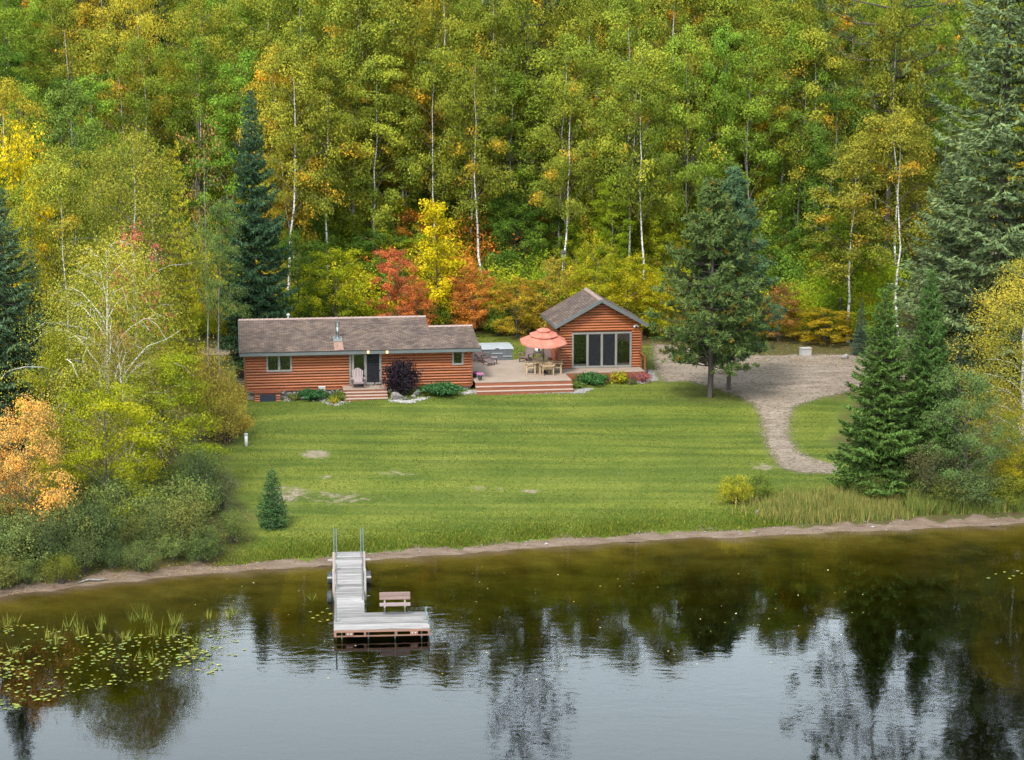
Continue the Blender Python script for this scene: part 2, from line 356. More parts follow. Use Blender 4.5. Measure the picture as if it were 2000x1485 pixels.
def ground_mat():
    m, N, L = new_mat('lawn_and_forest_floor')
    o = N.new('ShaderNodeOutputMaterial'); b = N.new('ShaderNodeBsdfPrincipled'); L.new(b.outputs[0], o.inputs[0]); b.inputs['Roughness'].default_value = .95; b.inputs['Specular IOR Level'].default_value = .08
    tc = N.new('ShaderNodeTexCoord'); z = N.new('ShaderNodeAttribute'); z.attribute_name = 'zone'; sp = N.new('ShaderNodeSeparateColor'); L.new(z.outputs['Color'], sp.inputs[0])
    def noise(scale, det=5, stretch=None, dist=0.):
        n = N.new('ShaderNodeTexNoise'); n.inputs['Scale'].default_value = scale; n.inputs['Detail'].default_value = det; n.inputs['Roughness'].default_value = .62; n.inputs['Distortion'].default_value = dist
        if stretch:
            mp = N.new('ShaderNodeMapping'); mp.inputs['Scale'].default_value = stretch; mp.inputs['Rotation'].default_value = (0, 0, math.radians(-4)); L.new(tc.outputs['Object'], mp.inputs[0]); L.new(mp.outputs[0], n.inputs['Vector'])
        else: L.new(tc.outputs['Object'], n.inputs['Vector'])
        return n.outputs['Fac']
    def ramp(src, *st, sc=1.):
        r = N.new('ShaderNodeValToRGB'); e = r.color_ramp.elements
        while len(e) < len(st): e.new(.5)
        for i, (p, c) in enumerate(st): e[i].position = p; e[i].color = (*[v * sc for v in c], 1)
        L.new(src, r.inputs[0]); return r.outputs[0]
    def mix(f, a, b_, mode='MIX'):
        q = N.new('ShaderNodeMix'); q.data_type = 'RGBA'; q.blend_type = mode
        if isinstance(f, (int, float)): q.inputs[0].default_value = f
        else: L.new(f, q.inputs[0])
        L.new(a, q.inputs[6]); L.new(b_, q.inputs[7]); return q.outputs[2]
    def math_(op, a, b_=None, c=None):
        q = N.new('ShaderNodeMath'); q.operation = op
        for i, v in enumerate((a, b_, c)):
            if v is None: continue
            if isinstance(v, (int, float)): q.inputs[i].default_value = v
            else: L.new(v, q.inputs[i])
        return q.outputs[0]
    grass = ramp(noise(.22, 6), (.30, (.060,.090,.014)), (.50, (.092,.120,.018)), (.72, (.125,.146,.028)), sc=.56)
    stripe = ramp(noise(.9, 2, (.05, 1., 1.)), (.40, (.74,.80,.74)), (.60, (1.22,1.14,1.05)))
    grass = mix(1., grass, stripe, 'MULTIPLY')
    fine = ramp(noise(5., 6, (1, 1.6, 1)), (.3, (.72,.74,.7)), (.7, (1.28,1.24,1.2))); grass = mix(1., grass, fine, 'MULTIPLY')
    dirt = ramp(noise(3.2, 8), (.3, (.23,.185,.125)), (.7, (.42,.35,.25)), sc=.36)
    bare = math_('MULTIPLY', sp.outputs[0], 1.0)
    bare = math_('ADD', bare, math_('MULTIPLY', math_('SUBTRACT', noise(2.2, 10), .5), 2.0))
    bf = math_('SMOOTH_MIN', math_('MAXIMUM', math_('MULTIPLY', math_('SUBTRACT', bare, .42), 2.6), 0.), 1., .05)
    c = mix(bf, grass, dirt)
    fl = ramp(noise(2.2, 9), (.28, (.045,.040,.018)), (.44, (.10,.075,.030)), (.56, (.06,.075,.018)), (.72, (.21,.14,.05)), sc=.46)
    c = mix(sp.outputs[1], c, fl)
    sand = ramp(noise(1.6, 7, (.5, 1.6, 1)), (.3, (.23,.155,.105)), (.7, (.42,.315,.235)), sc=.25)
    bn = math_('ADD', sp.outputs[2], math_('MULTIPLY', math_('SUBTRACT', noise(1.9, 7), .5), .9))
    bn = math_('MINIMUM', math_('MAXIMUM', math_('MULTIPLY', math_('SUBTRACT', bn, .38), 4.), 0.), 1.)
    c = mix(bn, c, sand)
    # lake bed: sand by the shore, brown weed and silt further out
    sx = N.new('ShaderNodeSeparateXYZ'); L.new(tc.outputs['Object'], sx.inputs[0])
    dep = math_('MULTIPLY', sx.outputs[2], -1.)
    mr = N.new('ShaderNodeMapRange'); mr.inputs['From Min'].default_value = .0; mr.inputs['From Max'].default_value = .07; L.new(dep, mr.inputs['Value'])
    weed = ramp(noise(.55, 9, (.6, 1., 1.)), (.32, (.056,.044,.007)), (.48, (.135,.100,.015)), (.68, (.22,.168,.034)), sc=.44)
    c = mix(mr.outputs[0], c, weed)
    L.new(c, b.inputs['Base Color'])
    bp = N.new('ShaderNodeBump'); bp.inputs['Strength'].default_value = .5; bp.inputs['Distance'].default_value = .05; L.new(noise(6., 6), bp.inputs['Height']); L.new(bp.outputs[0], b.inputs['Normal'])
    return m
xs = axis((-1500,-70,26), (-70,-34,50), (-34,34,205), (34,70,50), (70,1500,26))
ys = axis((-1200,40,24), (40,76,60), (76,150,250), (150,290,70), (290,2500,24))
ground = put('ground', sheet('ground', xs, ys, hgt, ground_attr), ground_mat(), kind='structure')

def water_mat():
    m, N, L = new_mat('lake_water')
    o = N.new('ShaderNodeOutputMaterial'); g = N.new('ShaderNodeBsdfGlossy'); g.inputs['Roughness'].default_value = .03
    t = N.new('ShaderNodeBsdfTransparent'); t.inputs[0].default_value = (.95,.93,.85,1)
    fr = N.new('ShaderNodeFresnel'); fr.inputs[0].default_value = 1.333; mx = N.new('ShaderNodeMixShader')
    tc = N.new('ShaderNodeTexCoord')
    def noise(scale, st, det, dist=0.):
        mp = N.new('ShaderNodeMapping'); mp.inputs['Scale'].default_value = st; mp.inputs['Rotation'].default_value = (0, 0, math.radians(6)); L.new(tc.outputs['Object'], mp.inputs[0])
        n = N.new('ShaderNodeTexNoise'); n.inputs['Scale'].default_value = scale; n.inputs['Detail'].default_value = det; n.inputs['Distortion'].default_value = dist; L.new(mp.outputs[0], n.inputs['Vector']); return n.outputs['Fac']
    patch = N.new('ShaderNodeMapRange'); patch.inputs['From Min'].default_value = .38; patch.inputs['From Max'].default_value = .62; patch.inputs['To Min'].default_value = .25; patch.inputs['To Max'].default_value = 1.
    L.new(noise(.07, (.5, 1, 1), 2), patch.inputs['Value'])
    a = N.new('ShaderNodeMath'); a.operation = 'MULTIPLY_ADD'; a.inputs[1].default_value = 1.0
    L.new(noise(2.6, (.55, 1., 1), 3, .6), a.inputs[0]); w2 = N.new('ShaderNodeMath'); w2.operation = 'MULTIPLY'; w2.inputs[1].default_value = 1.6; L.new(noise(.8, (.5, 1.1, 1), 2), w2.inputs[0]); L.new(w2.outputs[0], a.inputs[2])
    b = N.new('ShaderNodeMath'); b.operation = 'MULTIPLY'; L.new(a.outputs[0], b.inputs[0]); L.new(patch.outputs[0], b.inputs[1])
    bp = N.new('ShaderNodeBump'); bp.inputs['Strength'].default_value = 1.0; bp.inputs['Distance'].default_value = .0036
    L.new(b.outputs[0], bp.inputs['Height']); L.new(bp.outputs[0], g.inputs['Normal']); L.new(bp.outputs[0], fr.inputs['Normal'])
    L.new(fr.outputs[0], mx.inputs[0]); L.new(t.outputs[0], mx.inputs[1]); L.new(g.outputs[0], mx.inputs[2]); L.new(mx.outputs[0], o.inputs['Surface'])
    v = N.new('ShaderNodeVolumeAbsorption'); v.inputs[0].default_value = (.40,.45,.08,1); v.inputs[1].default_value = 1.25; L.new(v.outputs[0], o.inputs['Volume'])
    return m
MB().box(-1490, 1490, -1190, 160, -6, 0).build('lake', water_mat(), kind='structure')

def drive_mat():
    m, N, L = new_mat('gravel_and_sand')
    o = N.new('ShaderNodeOutputMaterial'); b = N.new('ShaderNodeBsdfPrincipled'); b.inputs['Roughness'].default_value = .95; b.inputs['Specular IOR Level'].default_value = .1
    tc = N.new('ShaderNodeTexCoord'); e = N.new('ShaderNodeAttribute'); e.attribute_name = 'zone'
    def noise(s, d, st=(1,1,1)):
        mp = N.new('ShaderNodeMapping'); mp.inputs['Scale'].default_value = st; L.new(tc.outputs['Object'], mp.inputs[0])
        n = N.new('ShaderNodeTexNoise'); n.inputs['Scale'].default_value = s; n.inputs['Detail'].default_value = d; n.inputs['Roughness'].default_value = .65; L.new(mp.outputs[0], n.inputs['Vector']); return n.outputs['Fac']
    r = N.new('ShaderNodeValToRGB'); q = r.color_ramp.elements; q[0].position = .28; q[0].color = (.078,.060,.044,1); q[1].position = .74; q[1].color = (.165,.135,.105,1); x = q.new(.5); x.color = (.115,.092,.071,1)
    L.new(noise(1.0, 12, (.5,1.5,1)), r.inputs[0])
    r2 = N.new('ShaderNodeValToRGB'); q = r2.color_ramp.elements; q[0].position = .3; q[0].color = (.7,.7,.7,1); q[1].position = .7; q[1].color = (1.3,1.3,1.3,1); L.new(noise(9, 5), r2.inputs[0])
    mx = N.new('ShaderNodeMix'); mx.data_type = 'RGBA'; mx.blend_type = 'MULTIPLY'; mx.inputs[0].default_value = 1; L.new(r.outputs[0], mx.inputs[6]); L.new(r2.outputs[0], mx.inputs[7]); L.new(mx.outputs[2], b.inputs['Base Color'])
    ad = N.new('ShaderNodeMath'); ad.operation = 'ADD'; L.new(e.outputs['Fac'], ad.inputs[0]); L.new(noise(4.5, 8), ad.inputs[1])
    cl = N.new('ShaderNodeMapRange'); cl.inputs['From Min'].default_value = .74; cl.inputs['From Max'].default_value = .98; L.new(ad.outputs[0], cl.inputs['Value'])
    t = N.new('ShaderNodeBsdfTransparent'); ms = N.new('ShaderNodeMixShader'); L.new(cl.outputs[0], ms.inputs[0]); L.new(t.outputs[0], ms.inputs[1]); L.new(b.outputs[0], ms.inputs[2]); L.new(ms.outputs[0], o.inputs[0]); return m
def patch_sheet(name, P, mat, step=.35, off=.015, soft=1.0, **k):
    xs_ = np.arange(P[:, 0].min() - .3, P[:, 0].max() + .6, step); ys_ = np.arange(P[:, 1].min() - .3, P[:, 1].max() + .6, step)
    X, Y = np.meshgrid(xs_, ys_); ins = in_poly(P, X, Y); d = np.where(ins, dist_poly(P, X, Y), -dist_poly(P, X, Y))
    Z = hgt(X, Y) + off
    keep = (d > -.8); vid = np.full(X.shape, -1); vid[keep] = np.arange(keep.sum())
    a, b, c, e = vid[:-1, :-1], vid[:-1, 1:], vid[1:, 1:], vid[1:, :-1]
    ok = (a >= 0) & (b >= 0) & (c >= 0) & (e >= 0)
    q = np.stack([a[ok], b[ok], c[ok], e[ok]], -1)
    me = bpy.data.meshes.new(name); me.from_pydata(np.stack([X[keep], Y[keep], Z[keep]], -1).tolist(), [], q.tolist())
    at_ = me.attributes.new('zone', 'FLOAT_COLOR', 'POINT'); v = np.clip(.5 * d[keep] / soft + .12, -.4, .50)
    cc = np.ones((keep.sum(), 4), np.float32); cc[:, :3] = v[:, None]; at_.data.foreach_set('color', cc.ravel())
    me.polygons.foreach_set('use_smooth', [True] * len(me.polygons)); me.update()
    return put(name, me, mat, **k)
M['drive'] = drive_mat()
patch_sheet('gravel_driveway', DRIVE, M['drive'], soft=1.15, kind='structure')
patch_sheet('path', poly_px([(380,676),(480,684),(480,697),(380,695)]), M['drive'], .3, .015, .6, kind='structure')

# ------------------------------------------------------------------ log buildings
def proj(P):
    x, y, z = P; d = z - CAM_H
    zc = y * CP - d * SP; yc = y * SP + d * CP
    return 1000 + F_PX * x / zc, 742.5 - F_PX * yc / zc
PHI = math.radians(8.0)
CU, SU = math.cos(PHI), math.sin(PHI)
class Frame:
    def __init__(s, org): s.o = Vector(org)
    def w(s, u, v, z): return Vector((s.o.x + u * CU - v * SU, s.o.y + u * SU + v * CU, s.o.z + z))
    def u(s, px, v=0., z=1.):
        a, b = -40., 60.
        for _ in range(60):
            m = (a + b) / 2
            if proj(s.w(m, v, z))[0] < px: a = m
            else: b = m
        return a
    def z(s, py, u, v=0.):
        a, b = -6., 14.
        for _ in range(60):
            m = (a + b) / 2
            if proj(s.w(u, v, m))[1] > py: a = m
            else: b = m
        return a
ZB = 2.0
_D = PZ(715, 750.5, 2.15)
f0 = Frame((_D.x, _D.y, ZB)); _ul = f0.u(480.5, 0, .1)
fc = Frame(f0.w(_ul, 0, 0))
CW = fc.u(920.5, 0, 1.); CD = 7.3
ROW = .168; NROW = 14
_logcache = {}
def log_mesh(L, h=ROW):
    key = (round(L, 2), round(h, 3))
    if key not in _logcache:
        n = 7; pts = [(.0, 0.)] + [(-.075 * math.sin(math.pi * (i + .35) / (n - .3)) ** .75, h * (i + .2) / (n - .6)) for i in range(n)] + [(.0, h)]
        pts = [(a, min(max(b, 0), h)) for a, b in pts]
        pts += [(.04, h), (.04, 0.)]
        m = MB().prism(pts, 0, key[0]).mesh('log', M['log'])
        for p in m.polygons: p.use_smooth = len(p.vertices) == 4
        try: m.set_sharp_from_angle(angle=math.radians(50))
        except Exception: pass
        _logcache[key] = m
    return _logcache[key]
def log_wall(parent, p0, rz, L, z0, rows, holes=(), clip=None, h=ROW):
    """rows of logs along a wall; holes (u0,u1,z0,z1) are left open; clip(z)->(u0,u1)"""
    for r in range(rows):
        za, zb = z0 + r * h, z0 + (r + 1) * h; zm = (za + zb) / 2
        a, b = (0, L) if clip is None else clip(zm + h * .3)
        segs = [(a, b)]
        for u0, u1, h0, h1 in holes:
            if zb > h0 + .03 and za < h1 - .03:
                ns = []
                for s0, s1 in segs:
                    if u1 <= s0 or u0 >= s1: ns.append((s0, s1)); continue
                    if u0 > s0: ns.append((s0, u0))
                    if u1 < s1: ns.append((u1, s1))
                segs = ns
        for s0, s1 in segs:
            if s1 - s0 < .06: continue
            q = put('log', log_mesh(s1 - s0, h), None, parent)
            q.location = Vector(p0) + Vector((math.cos(rz) * s0, math.sin(rz) * s0, za)); q.rotation_euler = (0, 0, rz)
def roof_slab(name, parent, quad, thick, mat=M['shingle']):
    """quad: four corners, first two along the eave; uv in metres"""
    q = [Vector(v) for v in quad]; n = (q[1] - q[0]).cross(q[3] - q[0]).normalized()
    if n.z < 0: n = -n
    top = q; bot = [v - n * thick for v in q]
    me = bpy.data.meshes.new(name); me.from_pydata([tuple(v) for v in top + bot], [], [(0,1,2,3),(7,6,5,4),(0,4,5,1),(1,5,6,2),(2,6,7,3),(3,7,4,0)])
    uv = me.uv_layers.new(name='uv'); ax = (q[1] - q[0]).normalized(); ay = n.cross(ax)
    vv = top + bot
    for lp in me.loops:
        d = vv[lp.vertex_index] - q[0]; uv.data[lp.index].uv = (d.dot(ax) + 3.17, d.dot(ay) + 7.31)
    me.update(); return put(name, me, mat, parent)
def window(parent, u0, u1, z0, z1, v, n=1, name='window', fr=.075, glass='glass', mats='frame', screen=()):
    w = MB().box(u0, u0 + fr, v - .06, v + .05, z0, z1).box(u1 - fr, u1, v - .06, v + .05, z0, z1).box(u0 + fr, u1 - fr, v - .06, v + .05, z0, z0 + fr).box(u0 + fr, u1 - fr, v - .06, v + .05, z1 - fr, z1).build(name, M[mats], parent)
    step = (u1 - u0 - 2 * fr) / n
    for i in range(n):
        a, b = u0 + fr + i * step, u0 + fr + (i + 1) * step
        if i: MB().box(a - fr * .45, a + fr * .45, v - .055, v + .045, z0 + fr, z1 - fr).build('mullion', M[mats], w)
        g0, g1 = a + (fr * .45 if i else 0), b - (fr * .45 if i < n - 1 else 0)
        s = .035
        MB().box(g0, g0 + s, v - .035, v + .02, z0 + fr, z1 - fr).box(g1 - s, g1, v - .035, v + .02, z0 + fr, z1 - fr).box(g0 + s, g1 - s, v - .035, v + .02, z0 + fr, z0 + fr + s).box(g0 + s, g1 - s, v - .035, v + .02, z1 - fr - s, z1 - fr).build('sash', M[mats], w)
        MB().box(g0 + s, g1 - s, v - .012, v - .004, z0 + fr + s, z1 - fr - s).build('pane', M[glass], w)
        if i in screen: MB().box(g0 + s, g1 - s, v - .03, v - .026, z0 + fr + s, z1 - fr - s).build('insect_screen', M['screen'], w)
    return w

# ---- the long cabin
cab = empty('log_cabin', fc.o, PHI, label='long low log cabin with brown shingle roof and metal chimney', cat='house')
U1a, U1b = fc.u(520, 0, 1.5), fc.u(570, 0, 1.5); W1b = fc.z(726, (U1a + U1b) / 2)
UDa, UDb = fc.u(682, 0, 1.2), fc.u(745, 0, 1.2); WDb = fc.z(752, UDa)
U3a, U3b = fc.u(883, 0, 1.5), fc.u(905, 0, 1.5); W3b = fc.z(713, U3a)
WT = NROW * ROW
holes = [(U1a, U1b, W1b, 2.3), (UDa, UDb, WDb, 2.3), (U3a, U3b, W3b, 2.3)]
t = .16
# wall core with openings
core = MB()
us = [0, U1a, U1b, UDa, UDb, U3a, U3b, CW]
for i in range(7):
    a, b = us[i], us[i + 1]
    if i % 2 == 0: core.box(a, b, .045, t, 0, WT)
    else:
        zb_ = (W1b, WDb, W3b)[i // 2]
        if zb_ > .02: core.box(a, b, .045, t, 0, zb_)
        core.box(a, b, .045, t, 2.3, WT)
core.box(0, t, t, CD, 0, WT).box(CW - t, CW, t, CD - 2.6, 0, WT)
core.build('wall', M['trimwood'], cab)
US = fc.u(831, 3.65, 3.7)          # where the main roof ends and the lower wing begins
WD = 4.7
MB().box(t, US, CD - t, CD, 0, WT).box(US, CW - t, WD - t, WD, 0, WT).box(US - t, US, WD, CD - t, 0, WT).build('back_wall', M['trimwood'], cab)
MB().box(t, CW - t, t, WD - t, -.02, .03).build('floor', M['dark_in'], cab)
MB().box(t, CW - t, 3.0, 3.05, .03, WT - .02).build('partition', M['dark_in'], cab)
log_wall(cab, (0, 0, 0), 0, CW, 0, NROW, holes)
log_wall(cab, (0, CD, 0), -math.pi / 2, CD, 0, NROW)
log_wall(cab, (CW, 0, 0), math.pi / 2, WD, 0, NROW)
for uu in (-.075, CW - .02): MB().box(uu, uu + .10, -.085, .04, -.05, WT).build('corner_board', M['trimwood'], cab)
MB().box(0, CW, -.09, -.02, -.13, 0).build('sill_beam', M['riser'], cab)
window(cab, U1a, U1b, W1b, 2.3, -.03, 2)
window(cab, U3a, U3b, W3b, 2.3, -.03, 1)
# curtains / room behind the panes are dark; the sliding door
dr = window(cab, UDa, UDb, WDb, 2.3, -.03, 2, 'sliding_door', .10, screen=(1,))
MB().box(UDa + .92, UDa + .95, -.10, -.06, WDb + .95, WDb + 1.2).build('handle', M['black'], dr)
MB().box(UDa + .16, UDa + .28, -.16, -.09, WDb, 2.3).build('side_panel', M['frame'], dr)
# roof
RO = .32; EZ = fc.z(684.5, CW / 2, -.5); RV = CD / 2
RZ = fc.z(621, CW * .4, RV); sl = (RZ - EZ) / (RV + .5)
WV = fc.z and 2.35; WRZ = EZ + sl * (WV + .5)
roof = roof_slab('roof', cab, [(-RO, -.5, EZ), (US, -.5, EZ), (US, RV, RZ), (-RO, RV, RZ)], .12)
roof_slab('back_roof', cab, [(-RO, CD + .5, EZ), (US, CD + .5, EZ), (US, RV, RZ), (-RO, RV, RZ)], .12)
roof_slab('wing_roof', cab, [(US, -.5, EZ), (CW + RO + .2, -.5, EZ), (CW + RO, WV, WRZ), (US, WV, WRZ)], .12)
roof_slab('wing_back_roof', cab, [(US, WD + .5, EZ), (CW + RO, WD + .5, EZ), (CW + RO, WV, WRZ), (US, WV, WRZ)], .12)
for a, b, v, z in ((-RO - .02, US + .02, RV, RZ), (US + .03, CW + RO + .02, WV, WRZ)):
    k = int((b - a) / .3); st = (b - a) / k
    rc = MB()
    for i in range(k):
        x0, x1 = a + i * st, a + (i + 1) * st - .004
        rc.add([(x0, v - .19, z - .19 * sl + .012), (x1, v - .19, z - .19 * sl + .030), (x1, v, z + .05), (x0, v, z + .03), (x1, v + .19, z - .19 * sl + .030), (x0, v + .19, z - .19 * sl + .012)], [(0,1,2,3), (3,2,4,5), (1,4,2), (0,3,5)])
    rc.build('ridge_cap', M['ridgecap'], cab)
MB().box(-RO - .02, CW + RO + .22, -.545, -.505, EZ - .23, EZ - .015).build('fascia', M['grey_trim'], cab)
MB().box(-RO - .02, CW + RO + .22, -.565, -.547, EZ - .028, EZ + .01).build('drip_edge', M['black'], cab)
MB().box(-RO, CW + RO, -.5, .04, EZ - .25, EZ - .22).build('soffit', M['trimwood'], cab)
for u_, vv_, zz_ in ((-RO - .035, RV, RZ), ):
    for sgn in (0, 1):
        a = (-.5, EZ) if sgn == 0 else (CD + .5, EZ)
        MB().bar((u_, a[0], a[1] - .09), (u_, vv_, zz_ - .09), .035, .2).build('rake_board', M['grey_trim'], cab)
gm = MB().add([(0, .05, WT), (0, CD, WT), (0, RV, WT + (RV) * sl * .98), (.06, .05, WT), (.06, CD, WT), (.06, RV, WT + RV * sl * .98)], [(0,1,2),(3,5,4),(0,3,4,1),(1,4,5,2),(2,5,3,0)])
gm.build('gable', M['log'], cab)
MB().add([(CW - .06, .05, WT), (CW - .06, WD, WT), (CW - .06, WV, WT + WV * sl * .97), (CW, .05, WT), (CW, WD, WT), (CW, WV, WT + WV * sl * .97)], [(0,1,2),(3,5,4),(0,3,4,1),(1,4,5,2),(2,5,3,0)]).build('gable', M['log'], cab)
# chimney, its weathered saddle, the vent
uc = fc.u(659.5, .7, 3.); zc_ = EZ + sl * (.5 + .95)
ch = MB().lathe([(.10,-.1),(.10,1.05)], 14, (uc, .95, zc_)).build('chimney', M['steel'], cab, smooth=True)
MB().lathe([(.21,-.02),(.21,.07),(.15,.10),(.15,.12)], 14, (uc, .95, zc_)).build('collar', M['steel'], ch)
MB().lathe([(.135,.76),(.135,1.02),(.16,1.04),(.16,1.08)], 14, (uc, .95, zc_)).build('cap', M['steel'], ch)
MB().add([(uc-.27, .62, zc_-.33*sl+.02), (uc+.27, .62, zc_-.33*sl+.02), (uc+.27, .62, zc_+.0), (uc-.27, .62, zc_+.0), (uc-.27, 1.25, zc_+.30*sl), (uc+.27, 1.25, zc_+.30*sl), (uc+.27, 1.2, zc_+.30*sl+.03), (uc-.27, 1.2, zc_+.30*sl+.03)], [(0,1,2,3),(3,2,6,7),(1,5,6,2),(0,3,7,4)]).build('flashing', M['steel'], ch)
MB().add([(uc-.27, -.42, EZ+.08*sl+.006), (uc+.30, -.42, EZ+.08*sl+.006), (uc+.27, .62, zc_-.33*sl+.006), (uc-.25, .62, zc_-.33*sl+.006)], [(0,1,2,3)]).build('rust_streak', mk('rust_stained_shingle', (.27,.15,.11), (.42,.27,.20), 5, rough=.9), ch)
uv_ = fc.u(563, 4.1, 3.6); vn = MB().lathe([(.05,0),(.05,.3)], 10, (uv_, 4.1, RZ - .45*sl)).build('vent_pipe', M['white'], cab)
MB().lathe([(.10,.28),(.11,.36),(.07,.40)], 10, (uv_, 4.1, RZ - .45*sl)).build('cap', M['white'], vn)
# lamps by the door
for px in (719, 756):
    ul = fc.u(px, -.5, 2.1); zl = fc.z(687.5, ul, -.5)
    lp = MB().box(ul - .05, ul + .05, -.54, -.44, zl + .08, EZ - .252).build('porch_lamp', M['black'], cab)
    MB().lathe([(.03,-.12),(.085,-.06),(.085,.06),(.03,.08)], 10, (ul, -.49, zl)).build('bulb', M['bulb'], lp)
# foundation and crawl-space hatch
rng = random.Random(5)
def rock_mesh(seed, mat):
    r = np.random.RandomState(seed); import bmesh
    bm = bmesh.new(); bmesh.ops.create_icosphere(bm, subdivisions=2, radius=1)
    ph = r.rand(3, 3) * 6
    for v in bm.verts:
        c = v.co; k = 1 + .16 * math.sin(c.x * 3 + ph[0, 0]) + .14 * math.sin(c.y * 3.3 + ph[1, 1]) + .12 * math.sin(c.z * 4 + ph[2, 2]) + r.uniform(-.05, .05)
        v.co = c * k
    me = bpy.data.meshes.new('rock'); bm.to_mesh(me); bm.free(); me.materials.append(mat); return me
ROCKS = [rock_mesh(i, M['stone']) for i in range(6)]
PALE = [rock_mesh(20 + i, M['gravelstone']) for i in range(4)]
fd = MB().box(.05, CW - .05, .06, .3, -1.0, -.02).build('foundation', M['stone'], cab)
for i in range(64):
    u_ = .1 + (CW - .25) * (i + .5) / 64 + rng.uniform(-.05, .05); wz = fc.w(u_, 0, 0)
    zt = -.26 + rng.uniform(-.10, .05)
    if zt + fc.o.z < gz(wz.x, wz.y) - .1: continue
    put('stone', ROCKS[i % 6], None, fd, (u_, .02, zt), (rng.random() * 3, rng.random() * 3, rng.random() * 3)).scale = (rng.uniform(.11,.17), .09, rng.uniform(.09,.14))
UHa, UHb = fc.u(497, -.5, -.5), fc.u(548, -.5, -.5); zh0 = gz(*fc.w(UHa, -.5, 0)[:2]) - fc.o.z - .05
hb = MB().box(UHa, UHb, -.5, 0, zh0, -.12).build('hatch_housing', M['trimwood'], cab)
zh1 = -.14
for k in range(3):
    hh = (zh1 - zh0 - .16) / 3
    for a, b in ((UHa + .02, fc.u(507.5, -.5, -.5)), (fc.u(539, -.5, -.5), UHb - .02)):
        put('log', log_mesh(b - a, hh), None, hb, (a, -.505, zh0 + .02 + k * hh))
MB().box(fc.u(507.5, -.5, -.5), fc.u(539, -.5, -.5), -.56, -.51, zh0 + .06, zh1 - .12).build('hatch_door', M['navy'], hb)
MB().box(UHa - .05, UHb + .05, -.62, -.05, -.14, -.10).build('hatch_roof', M['riser'], hb)

# ---- front porch with steps
def steps(parent, u0, u1, v_edge, z_top, n, rise, run):
    for i in range(n):
        z1 = z_top - i * rise; v1 = v_edge - i * run
        MB().box(u0, u1, v1 + .02, v1 + .05, z1 - rise + (.0 if i < n - 1 else -.05), z1 - .036).build('riser', M['riser'], parent)
        if i: MB().box(u0 - .01, u1 + .01, v1 - .01, v1 + run + .018, z1 - .036, z1).build('tread', M['tread'], parent)
def decking(parent, u0, u1, v0, v1, z, w=.14, name='decking', mats='deckwood', along='u'):
    b = MB()
    if along == 'u':
        n = max(1, round((v1 - v0) / w)); w = (v1 - v0) / n
        for i in range(n): b.box(u0, u1, v0 + i * w, v0 + (i + 1) * w - .006, z - .035, z)
    else:
        n = max(1, round((u1 - u0) / w)); w = (u1 - u0) / n
        for i in range(n): b.box(u0 + i * w, u0 + (i + 1) * w - .006, v0, v1, z - .035, z)
    o = b.build(name, M[mats], parent); o['kind'] = 'stuff'; return o
def vz(fr, py, u, z):
    """depth v on plane z for a pixel row"""
    a, b = -12., 20.
    for _ in range(60):
        m = (a + b) / 2
        if proj(fr.w(u, m, z))[1] > py: a = m
        else: b = m
    return a
zp = WDb - .03
UPa, UPb = fc.u(671.5, -2, zp), fc.u(757, -2, zp); vp = vz(fc, 761.5, UPa, zp)
porch = empty('front_porch', fc.w(0, 0, 0), PHI, label='small wooden porch with three steps at the cabin sliding door', cat='porch')
decking(porch, UPa, UPb, vp, -.1, zp)
_zg = gz(*fc.w(UPa, vp - .8, 0)[:2]) - fc.o.z; _r = (zp - _zg) / 4
steps(porch, UPa, UPb, vp, zp, 4, _r, .28)
for s in (UPa, UPb - .04):
    MB().box(s, s + .04, vp + .055, -.1, _zg - .1, zp - .037).build('side_skirt', M['riser'], porch)
    for i in (1, 2, 3): MB().box(s, s + .04, vp - i * .28 + .055, vp - (i - 1) * .28 + .018, _zg - .1, zp - i * _r - .037).build('side_skirt', M['riser'], porch)

# ---- guest cabin
ZD = 2.30
_S = PZ(1093, 720, ZD); fs = Frame((_S.x, _S.y, ZD))
SW = fs.u(1251, 0, 1.); SD = 4.9
shed = empty('guest_cabin', fs.o, PHI, label='small gabled log cabin with wide four panel glass door', cat='house')
SEZ = fs.z(637, -.35, -.45); SAZ = fs.z(584.5, SW / 2, -.45)
ssl = (SAZ - SEZ) / (SW / 2 + .38)
SR = 14; SH = SR * ROW
DA, DB = fs.u(1116.5, 0, 1), fs.u(1233, 0, 1); DZ0 = fs.z(717.5, (DA + DB) / 2); DZ1 = fs.z(649, (DA + DB) / 2)
MB().box(0, DA, .045, t, -.5, SH).box(DB, SW, .045, t, -.5, SH).box(DA, DB, .045, t, DZ1, SH).box(DA, DB, .045, t, -.5, DZ0).box(0, t, t, SD, -.5, SH).box(SW - t, SW, t, SD, -.5, SH).box(t, SW - t, SD - t, SD, -.5, SH).build('wall', M['trimwood'], shed)
MB().box(t, SW - t, t, SD - t, -.03, .0).build('floor', mk('shed_floor', (.12,.10,.085)), shed)
log_wall(shed, (0, 0, 0), 0, SW, -.02, SR, [(DA, DB, DZ0, DZ1)])
WA, WB = 1.3, 2.3
log_wall(shed, (0, SD, 0), -math.pi / 2, SD, -.02, SR, [(SD - WB, SD - WA, 1.0, 2.1)])
log_wall(shed, (SW, 0, 0), math.pi / 2, SD, -.02, SR)
ug = lambda z: ((z - (SAZ - .16 - SW / 2 * ssl)) / ssl)
log_wall(shed, (0, 0, 0), 0, SW, SH - .02, int((SAZ - .12 - SH) / ROW) + 1, clip=lambda z: (max(0, ug(z) + .02), min(SW, SW - ug(z) - .02)))
gz1 = SAZ - .18
